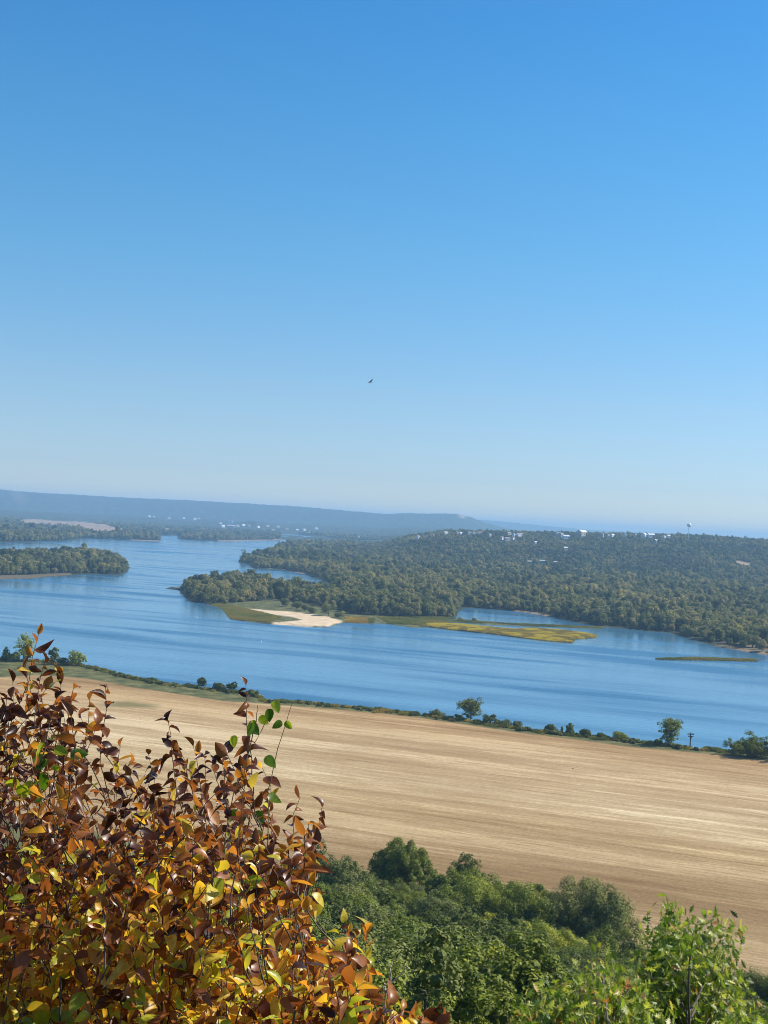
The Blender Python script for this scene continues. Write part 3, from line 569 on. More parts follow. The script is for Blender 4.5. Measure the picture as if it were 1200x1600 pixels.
# ------------------------------------------------------------------ trees and bushes along the near bank
def bank_plant(name, u, vbase, hpx, wpx, kind, m, tt, label, cat='bush', n=6500, leaf=0.26, lean=0):
    p = gnd(u, vbase, 2.3); y = p[1]; h = hpx * y / F_PX; wd = wpx * y / F_PX
    c_, t_ = make_tree(kind, h, wd, n, leaf * max(0.5, min(1.2, h / 8)), int(u) * 3 + 1, squash=0.9, tufts=8 if h > 7 else 0)
    e = empty(name, (p[0], p[1], tz(p[0], p[1]) - 0.15)); tag(e, label, cat, 'trees and bushes along the near bank')
    o = c_.build('crown', m, e); o['tree_tint'] = tt; t_.build('trunk' if cat == 'tree' else 'stem', m_bark, e, smooth=True); return e
BP = [
 ('bank_tree', 37, 1031, 42, 42, 'tall', m_green, 0.80, 'yellow green leafy tree on the bank behind the topmost rusty shoot', 'tree'),
 ('cedar_tree', 9, 1030, 22, 14, 'cedar', m_green, 0.25, 'small dark conifer at the left edge of the near bank', 'tree'),
 ('bank_bush', 20, 1032, 16, 24, 'bush', m_green, 0.4, 'low green bush between the small conifer and the yellow green tree', 'bush'),
 ('bank_bush', 84, 1036, 26, 22, 'tall', m_dusty, 0.25, 'ragged dark bush right of the yellow green bank tree', 'bush'),
 ('bank_bush', 99, 1037, 15, 18, 'bush', m_dusty, 0.2, 'low dark bush touching the yellowish bush by the point', 'bush'),
 ('bank_bush', 120, 1038, 24, 30, 'round', m_green, 0.82, 'yellowish round bush at the corner of the left bank', 'bush'),
 ('bank_bush', 238, 1064, 9, 26, 'bush', m_dusty, 0.25, 'flat dark scrub on the bank left of the two upright bushes', 'bush'),
 ('bank_tree', 315, 1071, 19, 15, 'round', m_green, 0.16, 'small lone dark tree on the bank above the rusty bush', 'tree'),
 ('bank_bush', 343, 1076, 15, 26, 'bush', m_green, 0.14, 'left dark bush of the clump before the rocky point', 'bush'),
 ('bank_bush', 362, 1078, 20, 22, 'bush', m_green, 0.16, 'right dark bush of the clump before the rocky point', 'bush'),
 ('bank_bush', 396, 1085, 15, 20, 'bush', m_dusty, 0.45, 'olive bush growing over the pale rocks of the point', 'bush'),
 ('bank_bush', 684, 1117, 14, 26, 'bush', m_dusty, 0.30, 'square low bush left of the large round bank tree', 'bush'),
 ('bank_bush', 705, 1118, 8, 8, 'bush', m_green, 0.15, 'tiny dark bush between the square bush and the round tree', 'bush'),
 ('bank_bush', 716, 1118, 14, 14, 'bush', m_green, 0.12, 'dark bush at the left foot of the round bank tree', 'bush'),
 ('bank_tree', 735, 1122, 38, 42, 'round', m_dusty, 0.52, 'large round olive tree on the near bank', 'tree'),
 ('bank_bush', 766, 1129, 20, 26, 'bush', m_dusty, 0.2, 'pointed dark bush just right of the round bank tree', 'bush'),
 ('bank_bush', 786, 1131, 14, 34, 'bush', m_dusty, 0.24, 'long low grey bush beside the pointed dark bush', 'bush'),
 ('bank_bush', 806, 1133, 14, 22, 'bush', m_dusty, 0.28, 'last dark bush of the row right of the round tree', 'bush'),
 ('bank_bush', 861, 1138, 16, 22, 'round', m_dusty, 0.26, 'single rounded shrub midway along the near bank', 'bush'),
 ('bank_bush', 878, 1142, 14, 7, 'tall', m_green, 0.4, 'thin sprig right of the single rounded shrub', 'bush'),
 ('bank_bush', 890, 1145, 20, 16, 'tall', m_green, 0.5, 'upright light green bush on the bank', 'bush'),
 ('bank_bush', 912, 1147, 16, 24, 'bush', m_green, 0.2, 'dark green mound right of the upright light green bush', 'bush'),
 ('bank_bush', 940, 1150, 12, 18, 'bush', m_green, 0.16, 'small dark mound before the reddish bush', 'bush'),
 ('bank_bush', 972, 1154, 16, 34, 'bush', m_green, 0.7, 'reddish and yellow green bush between dark mound and tall tree', 'bush'),
 ('bank_tree', 1049, 1162, 48, 46, 'round', m_green, 0.46, 'tall leaning green tree on the bank beside the utility pole', 'tree'),
 ('bank_bush', 1028, 1158, 10, 20, 'bush', m_dusty, 0.3, 'grey scrub at the left foot of the tall leaning tree', 'bush'),
 ('bank_bush', 1172, 1181, 22, 40, 'bush', m_green, 0.3, 'low dark bush filling the foot of the right edge clump', 'bush'),
 ('bank_bush', 1110, 1167, 8, 24, 'bush', m_dusty, 0.6, 'low brown scrub right of the utility pole', 'bush'),
 ('bank_tree', 1158, 1179, 32, 50, 'bush', m_green, 0.36, 'leftmost rounded tree of the clump at the right edge', 'tree'),
 ('bank_tree', 1188, 1181, 42, 56, 'bush', m_green, 0.42, 'middle tree of the clump at the right edge', 'tree'),
 ('bank_tree', 1220, 1184, 50, 60, 'bush', m_green, 0.40, 'tree cut by the right edge of the bank clump', 'tree'),
]
for a in BP: bank_plant(*a)
# weeds and scrub along the very edge of the bank
wd_c = bpy.data.collections.new('weed_shapes')
m_weeds = leafy('weed leaves', [(0.05, (0.035, 0.048, 0.015)), (0.32, (0.12, 0.14, 0.03)), (0.44, (0.30, 0.29, 0.045)), (0.55, (0.34, 0.22, 0.065)), (0.68, (0.52, 0.34, 0.08)), (0.82, (0.68, 0.56, 0.05)), (1.0, (0.75, 0.68, 0.05))], glossy=0.2, transl=0.25, spread=0.3)
for k in range(3):
    rg = np.random.default_rng(500 + k); m_ = MB(); n = 150
    p0 = rg.normal(size=(n, 2)) * 0.55; dv = rg.normal(size=(n, 2)) * 0.35; hh = rg.uniform(0.5, 1.15, n)
    for q in range(n):
        a = np.array([p0[q, 0], p0[q, 1], 0]); b2 = a + np.array([dv[q, 0], dv[q, 1], hh[q]]); s_ = np.cross(b2 - a, unit(1, rg)[0]); s_ = s_ / np.linalg.norm(s_) * 0.055
        m_.add([a - s_, a + s_, b2 + s_ * 0.4, b2 - s_ * 0.4], [[0, 1, 2, 3]], np.clip(0.5 + rg.normal() * 0.2, 0, 1))
    wd_c.objects.link(m_.build('weed_tuft', m_weeds, do_link=False))
c_, _ = make_tree('bush', 1.5, 2.6, 420, 0.17, 555, split=False); o = c_.build('weed_tuft', [m_dusty, m_bark], do_link=False); o.name = 'weed_tuft_z'; wd_c.objects.link(o)
def in_poly(pts_, poly, lo=0.0): return sdist(pts_[:, 0], pts_[:, 1], poly) > lo
def fill(poly, sp, rg=rng):
    p = np.array(poly); a = p.min(0); b_ = p.max(0); xs, ys = np.meshgrid(np.arange(a[0], b_[0], sp), np.arange(a[1], b_[1], sp)); q = np.column_stack([xs.ravel(), ys.ravel()]) + rg.uniform(-0.45, 0.45, (xs.size, 2)) * sp
    return q[in_poly(q, poly)]
q = fill(POLYS[3], 1.15); dq = sdist(q[:, 0], q[:, 1], POLYS[3]); yl = fbm(q[:, 0] / 14, q[:, 1] / 14, 4) + 0.10 * sst(-60, 60, sdist(q[:, 0], q[:, 1], P([(667,974),(740,978),(740,990),(667,986)])))
scatter('golden_reeds', np.column_stack([q, height(q[:, 0], q[:, 1])]), rng.uniform(0, 6.28, len(q)), 1.0 + 1.0 * yl, rng.integers(0, 3, len(q)), np.clip(0.54 + 0.40 * sst(0.38, 0.60, yl) + 0.12 * rng.normal(size=len(q)), 0, 1), 'golden yellow and rusty reeds covering the low bar in the river', wd_c)
RB = [POLYS[4], P([(714,967.5),(850,977),(942,980),(942,982.5),(850,979.5),(714,972.5)]), P([(668,980),(690,974),(714,968),(714,973),(690,977)]),
      P([(316,944),(345,945),(380,952),(440,966),(420,974),(362,968),(345,950)]), P([(540,966),(585,968),(582,974.5),(538,973)]), P([(590,966),(712,966),(668,980),(606,975)])]
q = np.concatenate([fill(p, 2.2) for p in RB]); z_ = height(q[:, 0], q[:, 1]); k = z_ > -0.3; q = q[k]; z_ = z_[k]; uq = 600 + F_PX * q[:, 0] / q[:, 1]
tq = np.clip(0.5 + 0.5 * (fbm(q[:, 0] / 20, q[:, 1] / 20) - 0.5) + np.where(uq < 445, -0.05, np.where((uq > 545) & (uq < 584), 0.22, -0.1)), 0, 0.85)
scatter('marsh_grass', np.column_stack([q, z_]), rng.uniform(0, 6.28, len(q)), rng.uniform(0.7, 1.4, len(q)), rng.integers(0, 3, len(q)), tq, 'green and yellow marsh grass around the sandbar and thin bars', wd_c)
eb = np.array(P([(-100,1018),*bank[2:-2]], 2.2)); eb = eb[np.argsort(eb[:, 0])]; pts_ = []
for k in range(len(eb) - 1):
    n = int(np.linalg.norm(eb[k + 1] - eb[k]) * 2.6) + 1
    for s_ in rng.random(n): pts_.append(eb[k] * (1 - s_) + eb[k + 1] * s_ + np.array([rng.normal() * 1.2, -abs(rng.normal()) * 5 + 0.5]))
q = np.array(pts_); z_ = height(q[:, 0], q[:, 1]); k = z_ > 0
scatter('bank_weeds', np.column_stack([q, z_])[k], rng.uniform(0, 6.28, k.sum()), rng.uniform(0.6, 1.7, k.sum()) ** 1.5, rng.choice(4, k.sum(), p=[.22, .22, .21, .35]), np.clip(0.34 + 0.2 * rng.normal(size=k.sum()), 0, 0.75), 'rough green and brown weeds fringing the near river bank', wd_c)

# low bushes on the spit and the headland
for k, (u, v, hp, wp_, lb) in enumerate([(447,948,15,22,'left willow bush at the back of the sandbar'),(463,952,15,20,'second willow bush at the back of the sandbar'),(476,955,14,18,'low willow bush left of the round willow behind the sand'),(489,959,13,18,'small willow bush at the foot of the round willow'),(513,963,25,26,'round green willow standing behind the tip of the sand'),(530,966,13,18,'low bush right of the round willow'),(632,964,12,18,'lone rounded bush in the marsh before the woods'),(718,968,6,8,'left dark tuft at the start of the thin reed line'),(741,971,6,8,'right dark tuft on the thin reed line')]):
    p = gnd(u, v, 1.0); h = hp * p[1] / F_PX; c_, t_ = make_tree('bush' if hp < 26 else 'round', h, wp_ * p[1] / F_PX, 3000, 0.40, 700 + k)
    e = empty('willow_bush', (p[0], p[1], tz(*p[:2]) - 0.2)); tag(e, lb, 'bush', 'bushes around the sandbar and marsh'); o = c_.build('crown', m_woods, e); o['tree_tint'] = 0.42 + 0.05 * (k % 3); t_.build('stem', m_bark, e)
p = gnd(380.5, 878, 0.8); c_, t_ = make_tree('tall', 21 * p[1] / F_PX, 15 * p[1] / F_PX, 1500, 0.6, 720); e = empty('islet_tree', (p[0], p[1], 0.2)); tag(e, 'dark upright tree alone at the tip of the far peninsula', 'tree')
o = c_.build('crown', m_woods, e); o['tree_tint'] = 0.3; t_.build('trunk', m_bark, e)

# ------------------------------------------------------------------ houses, barns, water tower
WALL = [plain('white siding', (0.88, 0.87, 0.84), 0.6, 0.05), plain('tan siding', (0.48, 0.42, 0.35), 0.7, 0.1)]
ROOF = [plain('pale metal roof', (0.68, 0.68, 0.68), 0.4, 0.05), plain('grey shingle roof', (0.24, 0.23, 0.22), 0.9, 0.1), plain('red brown roof', (0.26, 0.13, 0.09), 0.9, 0.1)]
m_shed = plain('tan shed metal', (0.36, 0.35, 0.29), 0.7, 0.1); m_win = plain('window glass', (0.05, 0.06, 0.08), 0.15, 0.1); m_rock = plain('pale limestone', (0.42, 0.38, 0.32), 0.9, 0.2)
def house(name, x, y, wd, wm, rm, label, cat='house', grp='houses scattered in the wooded country', dp=None, hh=None, rz=None, storeys=2):
    dp = dp or wd * 0.6; hh = hh or wd * 0.42; rz = rng.uniform(0.35, 1.25) if rz is None else rz
    e = empty(name, (x, y, float(base(np.array([x]), np.array([y]))[0]) - 0.3), rz); tag(e, label, cat, grp)
    b1 = MB(); b1.box((0, 0, hh / 2), (wd, dp, hh)); b1.add([[-wd/2, -dp/2, hh], [-wd/2, dp/2, hh], [-wd/2, 0, hh + dp * 0.3], [wd/2, -dp/2, hh], [wd/2, dp/2, hh], [wd/2, 0, hh + dp * 0.3]], [[0, 1, 2], [3, 5, 4]])
    b1.build('wall', wm, e)
    rf = MB(); ov = 0.5; k = dp * 0.3
    for s_ in (-1, 1):
        a = [[-wd/2 - ov, s_ * (dp/2 + ov), hh - k * ov / dp * 2 + 0.05], [wd/2 + ov, s_ * (dp/2 + ov), hh - k * ov / dp * 2 + 0.05], [wd/2 + ov, 0, hh + k + 0.05], [-wd/2 - ov, 0, hh + k + 0.05]]
        v = np.array(a + [[p_[0], p_[1], p_[2] + 0.3] for p_ in a]); rf.add(v, [[0, 1, 2, 3], [4, 7, 6, 5], [0, 4, 5, 1], [1, 5, 6, 2], [2, 6, 7, 3], [3, 7, 4, 0]])
    rf.build('roof', rm, e)
    for i in range(3):
        wn = MB(); wn.box(((i - 1) * wd * 0.3, -dp / 2 - 0.03, hh * 0.55), (wd * 0.09, 0.1, hh * 0.3)); wn.build('window', m_win, e)
    return e
def near_word(u, v):
    if u < 330: return 'in woods left of the town'
    if u < 520: return 'in the riverside town'
    if u < 600: return 'on the far bank at the head of the bay'
    if u < 700: return 'on the left end of the housed hill'
    if u < 770: return 'on the hill before the ridge end'
    if u < 830: return 'on the slope below the hill crest'
    if u < 900: return 'on the hill crest right of the ridge end'
    if u < 990: return 'along the middle of the hill crest'
    return 'left of the water tower'
WN = ['white', 'tan']; RN = ['pale roofed', 'grey roofed', 'red roofed']
cnt = {}
for k, (u, v, wd, a_, b_) in enumerate(HOUSES):
    x, y, _ = HP[k]; s_ = 'long' if wd > 24 else 'small' if wd < 15 else 'mid sized'
    lb = f'{s_} {RN[b_]} {WN[a_]} house {near_word(u, v)}'
    if u in (884,) and v > 850: lb = 'single bright white house down in the woods below the crest'
    if u == 1025: lb = 'tan house at the foot of the bare cut on the hill'
    house('house', x, y, wd * (1.35 if u > 850 else 1.05), WALL[a_], ROOF[b_], lb)
for k, (u, v, wd) in enumerate(BARNS):
    x, y, _ = HP[len(HOUSES) + k]
    house('barn', x, y, wd, WALL[1], ROOF[0] if k == 3 else m_shed, ['left one of three long tan sheds among the mid woods', 'middle one of three long tan sheds among the mid woods', 'right one of three long tan sheds among the mid woods', 'pale roofed barn beside the far brown field at the left'][k], 'barn', 'long sheds and barns', dp=wd * 0.55, hh=5, rz=0.1 + 0.1 * k)
for k, (u, v, wd) in enumerate(BIG):
    x, y, _ = HP[len(HOUSES) + len(BARNS) + k]
    house('town_building', x, y, wd * 0.9, WALL[k], ROOF[2 - k * 2], ['tall white block rising above the riverside town', 'broad tan building in front of the tall white block'][k], 'building', 'larger buildings of the town', hh=24 if k == 0 else 14, dp=18, rz=0.0)
# water tower
x, y = at(1076, 836, 4700)[:2]; zb = float(base(np.array([x]), np.array([y]))[0]); zc = H_EYE - (820.5 - hz(1076)) / F_PX * y
e = empty('water_tower', (x, y, zb)); tag(e, 'white ball shaped water tower standing above the hill crest', 'water tower')
m_tank = plain('white tank paint', (0.85, 0.85, 0.84), 0.35, 0.03); rad = 7.8; zs = np.linspace(-1, 1, 15); tk = MB()
th = np.linspace(0, math.pi, 20); tk.tube([(0, 0, zc - zb - math.cos(a) * rad * 0.92) for a in th], [max(0.02, math.sin(a) * rad) for a in th], 28); tk.build('tank', m_tank, e, smooth=True)
st_ = MB(); st_.tube([(0, 0, 0), (0, 0, 3), (0, 0, (zc - zb) * 0.5), (0, 0, zc - zb - rad * 0.82)], [2.0, 0.9, 0.75, 1.8], 20); st_.build('pedestal', m_tank, e, smooth=True)

# ------------------------------------------------------------------ utility pole on the bank
p = gnd(1078.5, 1161, 2.3); m_wood = plain('weathered pole wood', (0.10, 0.075, 0.06), 0.9, 0.2); ph = 28.0 * p[1] / F_PX
e = empty('utility_pole', (p[0], p[1], tz(p[0], p[1]) - 0.3), 0.1); tag(e, 'dark wooden utility pole with crossarms beside the tall leaning tree', 'utility pole')
a = MB(); a.tube([(0, 0, 0), (0, 0, ph * 0.5), (0, 0, ph)], [0.38, 0.34, 0.28], 10); a.build('pole', m_wood, e)
for zz, wdt in ((ph - 0.9, 3.4), (ph - 2.1, 2.6)):
    a = MB(); a.box((0, -0.3, zz), (wdt * 1.15, 0.35, 0.5)); a.build('crossarm', m_wood, e)
for xx in (-1.55, -0.9, 0.9, 1.55):
    a = MB(); a.tube([(xx, -0.3, ph - 0.74), (xx, -0.3, ph - 0.6), (xx, -0.3, ph - 0.3)], [0.07, 0.15, 0.1], 8); a.build('insulator', ROOF[1], e)
a = MB(); a.tube([(0.42, -0.1, ph - 3.4), (0.42, -0.1, ph - 2.4)], [0.3, 0.3], 12); a.build('transformer', ROOF[1], e)

# rocks of the point
for k, (u, v, s_) in enumerate([(399,1085,1.7),(404,1086,1.5),(409,1087,1.2)]):
    p = gnd(u, v, 1.2); rk = MB(); blob(rk, (0, 0, 0), s_, 0.6, np.random.default_rng(k + 5), 7); o = rk.build('rock', m_rock, smooth=False); o.location = (p[0], p[1], 0.9)
    tag(o, ['left pale rock at the tip of the bushy point', 'middle pale rock at the tip of the bushy point', 'outermost small pale rock at the waterline of the point'][k], 'rock', 'pale rocks at the bank point')
# snags off the left end of the spit
def snag(pts, r, label, rz=0):
    a = MB(); a.tube(pts, r, 6); o = a.build('driftwood_log', m_pale_bark); tag(o, label, 'log', 'drift logs at the spit'); return o
g0 = gnd(262, 918.6); g1 = gnd(284, 917.5); snag([(g0[0], g0[1], 0.3), ((g0[0] + g1[0]) / 2, g0[1] + 2, 0.7), (g1[0], g1[1], 1.0)], [0.3, 0.45, 0.6], 'drift log lying off the pointed left end of the spit')
g0 = gnd(267, 919); snag([(g0[0], g0[1], 0), (g0[0] + 0.3, g0[1], 2.2), (g0[0] + 0.9, g0[1], 3.2)], [0.4, 0.3, 0.12], 'upright dead stump in the water off the spit')
# birds
m_dark = plain('dark feathers', (0.02, 0.018, 0.017), 0.8, 0.2); m_whitef = plain('white feathers', (0.85, 0.84, 0.82), 0.6, 0.03)
def flyer(name, loc, span, rot, label):
    a = MB(); L0 = span * 0.36
    ts = np.linspace(0, 1, 9); a.tube([(0, L0 * (t_ - 0.5), 0) for t_ in ts], [span * 0.05 * math.sin(math.pi * min(max(t_, 0.02), 0.97)) ** 0.7 for t_ in ts], 8)
    for s_ in (-1, 1):
        sec = [(0.03, 0.12, -0.10, 0.0), (0.2, 0.13, -0.07, 0.06), (0.36, 0.11, -0.05, 0.12), (0.47, 0.04, -0.06, 0.19), (0.5, -0.01, -0.05, 0.22)]; V = []
        for (xx, yf, yb, zz) in sec: V += [(s_ * xx * span, yf * span, zz * span + 0.012), (s_ * xx * span, yb * span, zz * span + 0.01), (s_ * xx * span, yb * span, zz * span - 0.01), (s_ * xx * span, yf * span, zz * span - 0.02)]
        F_ = [[4 * i + j, 4 * i + (j + 1) % 4, 4 * i + 4 + (j + 1) % 4, 4 * i + 4 + j] for i in range(4) for j in range(4)]; a.add(V, F_)
    a.add([(-0.03 * span, -L0 * 0.45, 0), (0.03 * span, -L0 * 0.45, 0), (0.08 * span, -L0 * 0.8, 0), (-0.08 * span, -L0 * 0.8, 0), (0, -L0 * 0.6, 0.02 * span)], [[0, 1, 4], [1, 2, 4], [2, 3, 4], [3, 0, 4]])
    o = a.build(name, m_dark, smooth=True); o.location = tuple(loc); o.rotation_euler = rot; tag(o, label, 'bird'); return o
flyer('soaring_bird', at(578.5, 597, 300), 1.75, (0.5, -0.55, 0.7), 'dark broad winged bird soaring alone in the blue sky')
p = at(895, 1201.5, 560); flyer('low_bird', p, 1.7, (0.1, 0.1, 1.2), 'small dark bird gliding low over the tan field')
for k, (u, v, lb) in enumerate([(303,964,'left white bird of the pair floating below the grove'),(307.5,965,'right white bird of the pair floating below the grove'),(408,1003,'single white bird floating out on the open river'),(604,973,'white bird standing at the marsh edge right of the sand')]):
    p = gnd(u, v); ts = np.linspace(0, 1, 8); a = MB(); a.tube([(1.5 * (t_ - 0.5), 0, 0.25 + 0.25 * t_ * t_) for t_ in ts], [0.32 * math.sin(math.pi * min(max(t_, 0.03), 0.96)) ** 0.6 for t_ in ts], 8)
    a.tube([(0.55, 0, 0.45), (0.72, 0, 0.8), (0.7, 0, 1.15), (0.85, 0, 1.22), (1.15, 0, 1.12)], [0.12, 0.09, 0.09, 0.12, 0.03], 6); o = a.build('water_bird', m_whitef, smooth=True); o.location = (p[0], p[1], max(0, tz(p[0], p[1]))); o.rotation_euler = (0, 0, k * 0.8); tag(o, lb, 'bird', 'white water birds')

# ------------------------------------------------------------------ foreground leaves
def leaves(mb, base_, dirv, nrm, ln, wd, ts, prof, fold, curl, tint, twist=None):
    """curved, folded leaves; arrays of n"""
    n = len(base_); d = dirv / np.linalg.norm(dirv, axis=1, keepdims=True); s_ = np.cross(d, nrm); s_ /= np.linalg.norm(s_, axis=1, keepdims=True) + 1e-9; nn = np.cross(s_, d)
    T = np.array(ts)[None, :, None]; W = np.array(prof)[None, :, None]; ln = ln[:, None, None]; wd = wd[:, None, None]; fold = fold[:, None, None]; curl = curl[:, None, None]
    mid = base_[:, None] + d[:, None] * (T * ln * (1 - 0.25 * np.abs(curl) * T)) - nn[:, None] * (curl * ln * T ** 2)
    out = []
    for sg in (-1, 0, 1): out.append(mid + s_[:, None] * (sg * W * wd * (1 - 0.3 * fold)) + nn[:, None] * (abs(sg) * W * wd * fold))
    V = np.stack(out, 2); k = len(ts); V = V.reshape(-1, 3)
    i = np.arange(k - 1)[:, None]; j = np.arange(2)[None]; f = np.stack([i * 3 + j, i * 3 + j + 1, i * 3 + 3 + j + 1, i * 3 + 3 + j], -1).reshape(-1, 4)
    Fs = (np.arange(n)[:, None, None] * (3 * k) + f[None]).reshape(-1, 4); mb.add(V, Fs, np.repeat(tint, 3 * k))
LT = [0, 0.12, 0.3, 0.5, 0.72, 0.9, 1.0]; LP = [0.04, 0.5, 0.92, 1.0, 0.72, 0.28, 0.0]
OT = [0, 0.16, 0.27, 0.36, 0.48, 0.58, 0.7, 0.78, 0.87, 1.0]; OP = [0.05, 0.12, 0.55, 0.14, 0.95, 0.2, 1.0, 0.2, 0.5, 0.0]
RT = [0, 0.06, 0.22, 0.45, 0.7, 0.88, 1.0]; RP = [0.1, 0.7, 1.0, 0.98, 0.68, 0.3, 0.0]

def leaf_mat(name, stops, transl=0.38, rough=0.36, through=(1.25, 1.3, 0.7)):
    m = leafy(name, stops, through, glossy=1 - rough, transl=transl, instancer=False); t = m.node_tree; b = t.nodes['Principled BSDF']
    g = N(t, 'ShaderNodeNewGeometry'); f = noise(t, g.outputs['Position'], 60, 4, 0.7); r = [x for x in t.nodes if x.type == 'VALTORGB'][0]
    src = r.outputs[0]; dk = ramp(t, f, [(0.36, (0.45, 0.36, 0.32)), (0.58, (1.0, 1.0, 1.0))]); mc = mixc(t, 0.85, src, dk.outputs[0], 'MULTIPLY')
    L(t, mc, b.inputs['Base Color']); b.inputs['Specular IOR Level'].default_value = 0.5; return m
m_rust = leaf_mat('autumn bush leaves', [(0.0, (0.06, 0.021, 0.013)), (0.16, (0.16, 0.052, 0.022)), (0.34, (0.38, 0.14, 0.034)), (0.5, (0.60, 0.27, 0.05)), (0.62, (0.78, 0.46, 0.06)), (0.74, (0.80, 0.60, 0.06)), (0.86, (0.62, 0.60, 0.06)), (1.0, (0.30, 0.45, 0.04))], 0.46, through=(1.4, 1.16, 0.62))
m_oak = leaf_mat('oak leaves', [(0.0, (0.05, 0.10, 0.014)), (0.35, (0.13, 0.21, 0.026)), (0.6, (0.30, 0.37, 0.045)), (0.78, (0.56, 0.56, 0.10)), (0.9, (0.62, 0.46, 0.14)), (1.0, (0.52, 0.20, 0.05))], 0.38, 0.46)
m_vine = leaf_mat('vine leaves', [(0.0, (0.06, 0.14, 0.012)), (0.5, (0.19, 0.30, 0.018)), (1.0, (0.50, 0.55, 0.03))], 0.5, 0.3)
m_stem = plain('bush stems', (0.10, 0.068, 0.045), 0.8, 0.35); m_grey = plain('pale twig bark', (0.40, 0.36, 0.32), 0.8, 0.2); m_vstem = plain('vine stems', (0.22, 0.16, 0.07), 0.7, 0.2)

def crooked(a, b_, k, amp, rg, sag=0.0):
    a = np.asarray(a, float); b_ = np.asarray(b_, float); t_ = np.linspace(0, 1, k)[:, None]; p = a + (b_ - a) * t_
    w_ = np.cumsum(rg.normal(size=(k, 3)), 0); w_ -= w_[0] + (w_[-1] - w_[0]) * t_; return p + w_ * amp * np.linalg.norm(b_ - a) / math.sqrt(k) + np.array([0, 0, 1]) * (sag * 4 * t_ * (1 - t_))

SIL = [(-60,1075),(-20,1085),(0,1078),(18,1062),(40,1050),(62,1040),(85,1052),(110,1066),(135,1088),(155,1090),(140,1120),(112,1150),(106,1200),(106,1260),(118,1300),(158,1290),(176,1230),(184,1180),(205,1178),(230,1180),(262,1160),(285,1158),(305,1168),(325,1182),(345,1172),(365,1160),(385,1168),(400,1200),(412,1245),(398,1270),(410,1300),(440,1275),(465,1258),(485,1265),(492,1285),(475,1312),(470,1345),(455,1375),(452,1405),(475,1440),(520,1445),(555,1442),(580,1470),(572,1520),(590,1550),(620,1568),(660,1572),(700,1580),(720,1610)]
SU = np.array([p[0] for p in SIL], float); SV = np.array([p[1] for p in SIL], float)
def sil(u): return np.interp(u, np.maximum.accumulate(SU), SV)
rg = np.random.default_rng(21)
tips = [(60,992,4.0),(70,1035,4.0),(165,1075,4.1),(140,1092,4.2),(95,1050,4.1),(20,1065,3.9),(262,1125,4.3),(188,1165,4.2),(232,1178,4.3),(384,1070,4.2),(350,1170,4.3),(503,1262,4.4),(468,1248,4.4),(410,1200,4.3),(575,1450,4.6),(535,1442,4.6),(115,1075,4.1),(40,1050,4.0),(300,1160,4.3),(420,1265,4.3),(690,1578,4.7),(610,1560,4.7),(545,1455,4.5),(10,1095,3.9),(320,1178,4.1)]
n_tip = len(tips)
while len(tips) < 1350:
    u = rg.uniform(-70, 700); v = sil(u) + 10 + rg.uniform(0, 1) ** 0.85 * (1700 - sil(u))
    if v - sil(u) < 130 and rg.random() < 0.35: continue
    if 345 < u < 478 and 1375 < v < 1490 and rg.random() < 0.9: continue
    if 112 < u < 168 and v < 1320 and rg.random() < 0.85: continue
    if 395 < u < 465 and v < 1330 and rg.random() < 0.75: continue
    tips.append((u, v, rg.uniform(3.5, 5.3)))
TP = np.array([at(*t_) for t_ in tips]); TU = np.array([(a, b_) for a, b_, _ in tips])
bases = [np.array([x_, y_, float(base(np.array([x_]), np.array([y_]))[0]) - 0.05]) for x_, y_ in ((-1.75, 4.0), (-1.45, 4.5), (-1.2, 3.9), (-0.95, 4.4), (-0.7, 4.0), (-0.5, 4.6), (-0.3, 4.2), (-0.1, 4.6), (0.1, 4.4), (-1.3, 5.0), (-0.6, 5.0), (-1.9, 4.6))]
shrub = empty('autumn_shrub', (-0.9, 4.3, bases[4][2])); tag(shrub, 'large shrub with curled rusty brown and yellow leaves filling the lower left', 'shrub')
sm = MB(); lm = MB(); off = np.array(shrub.location)
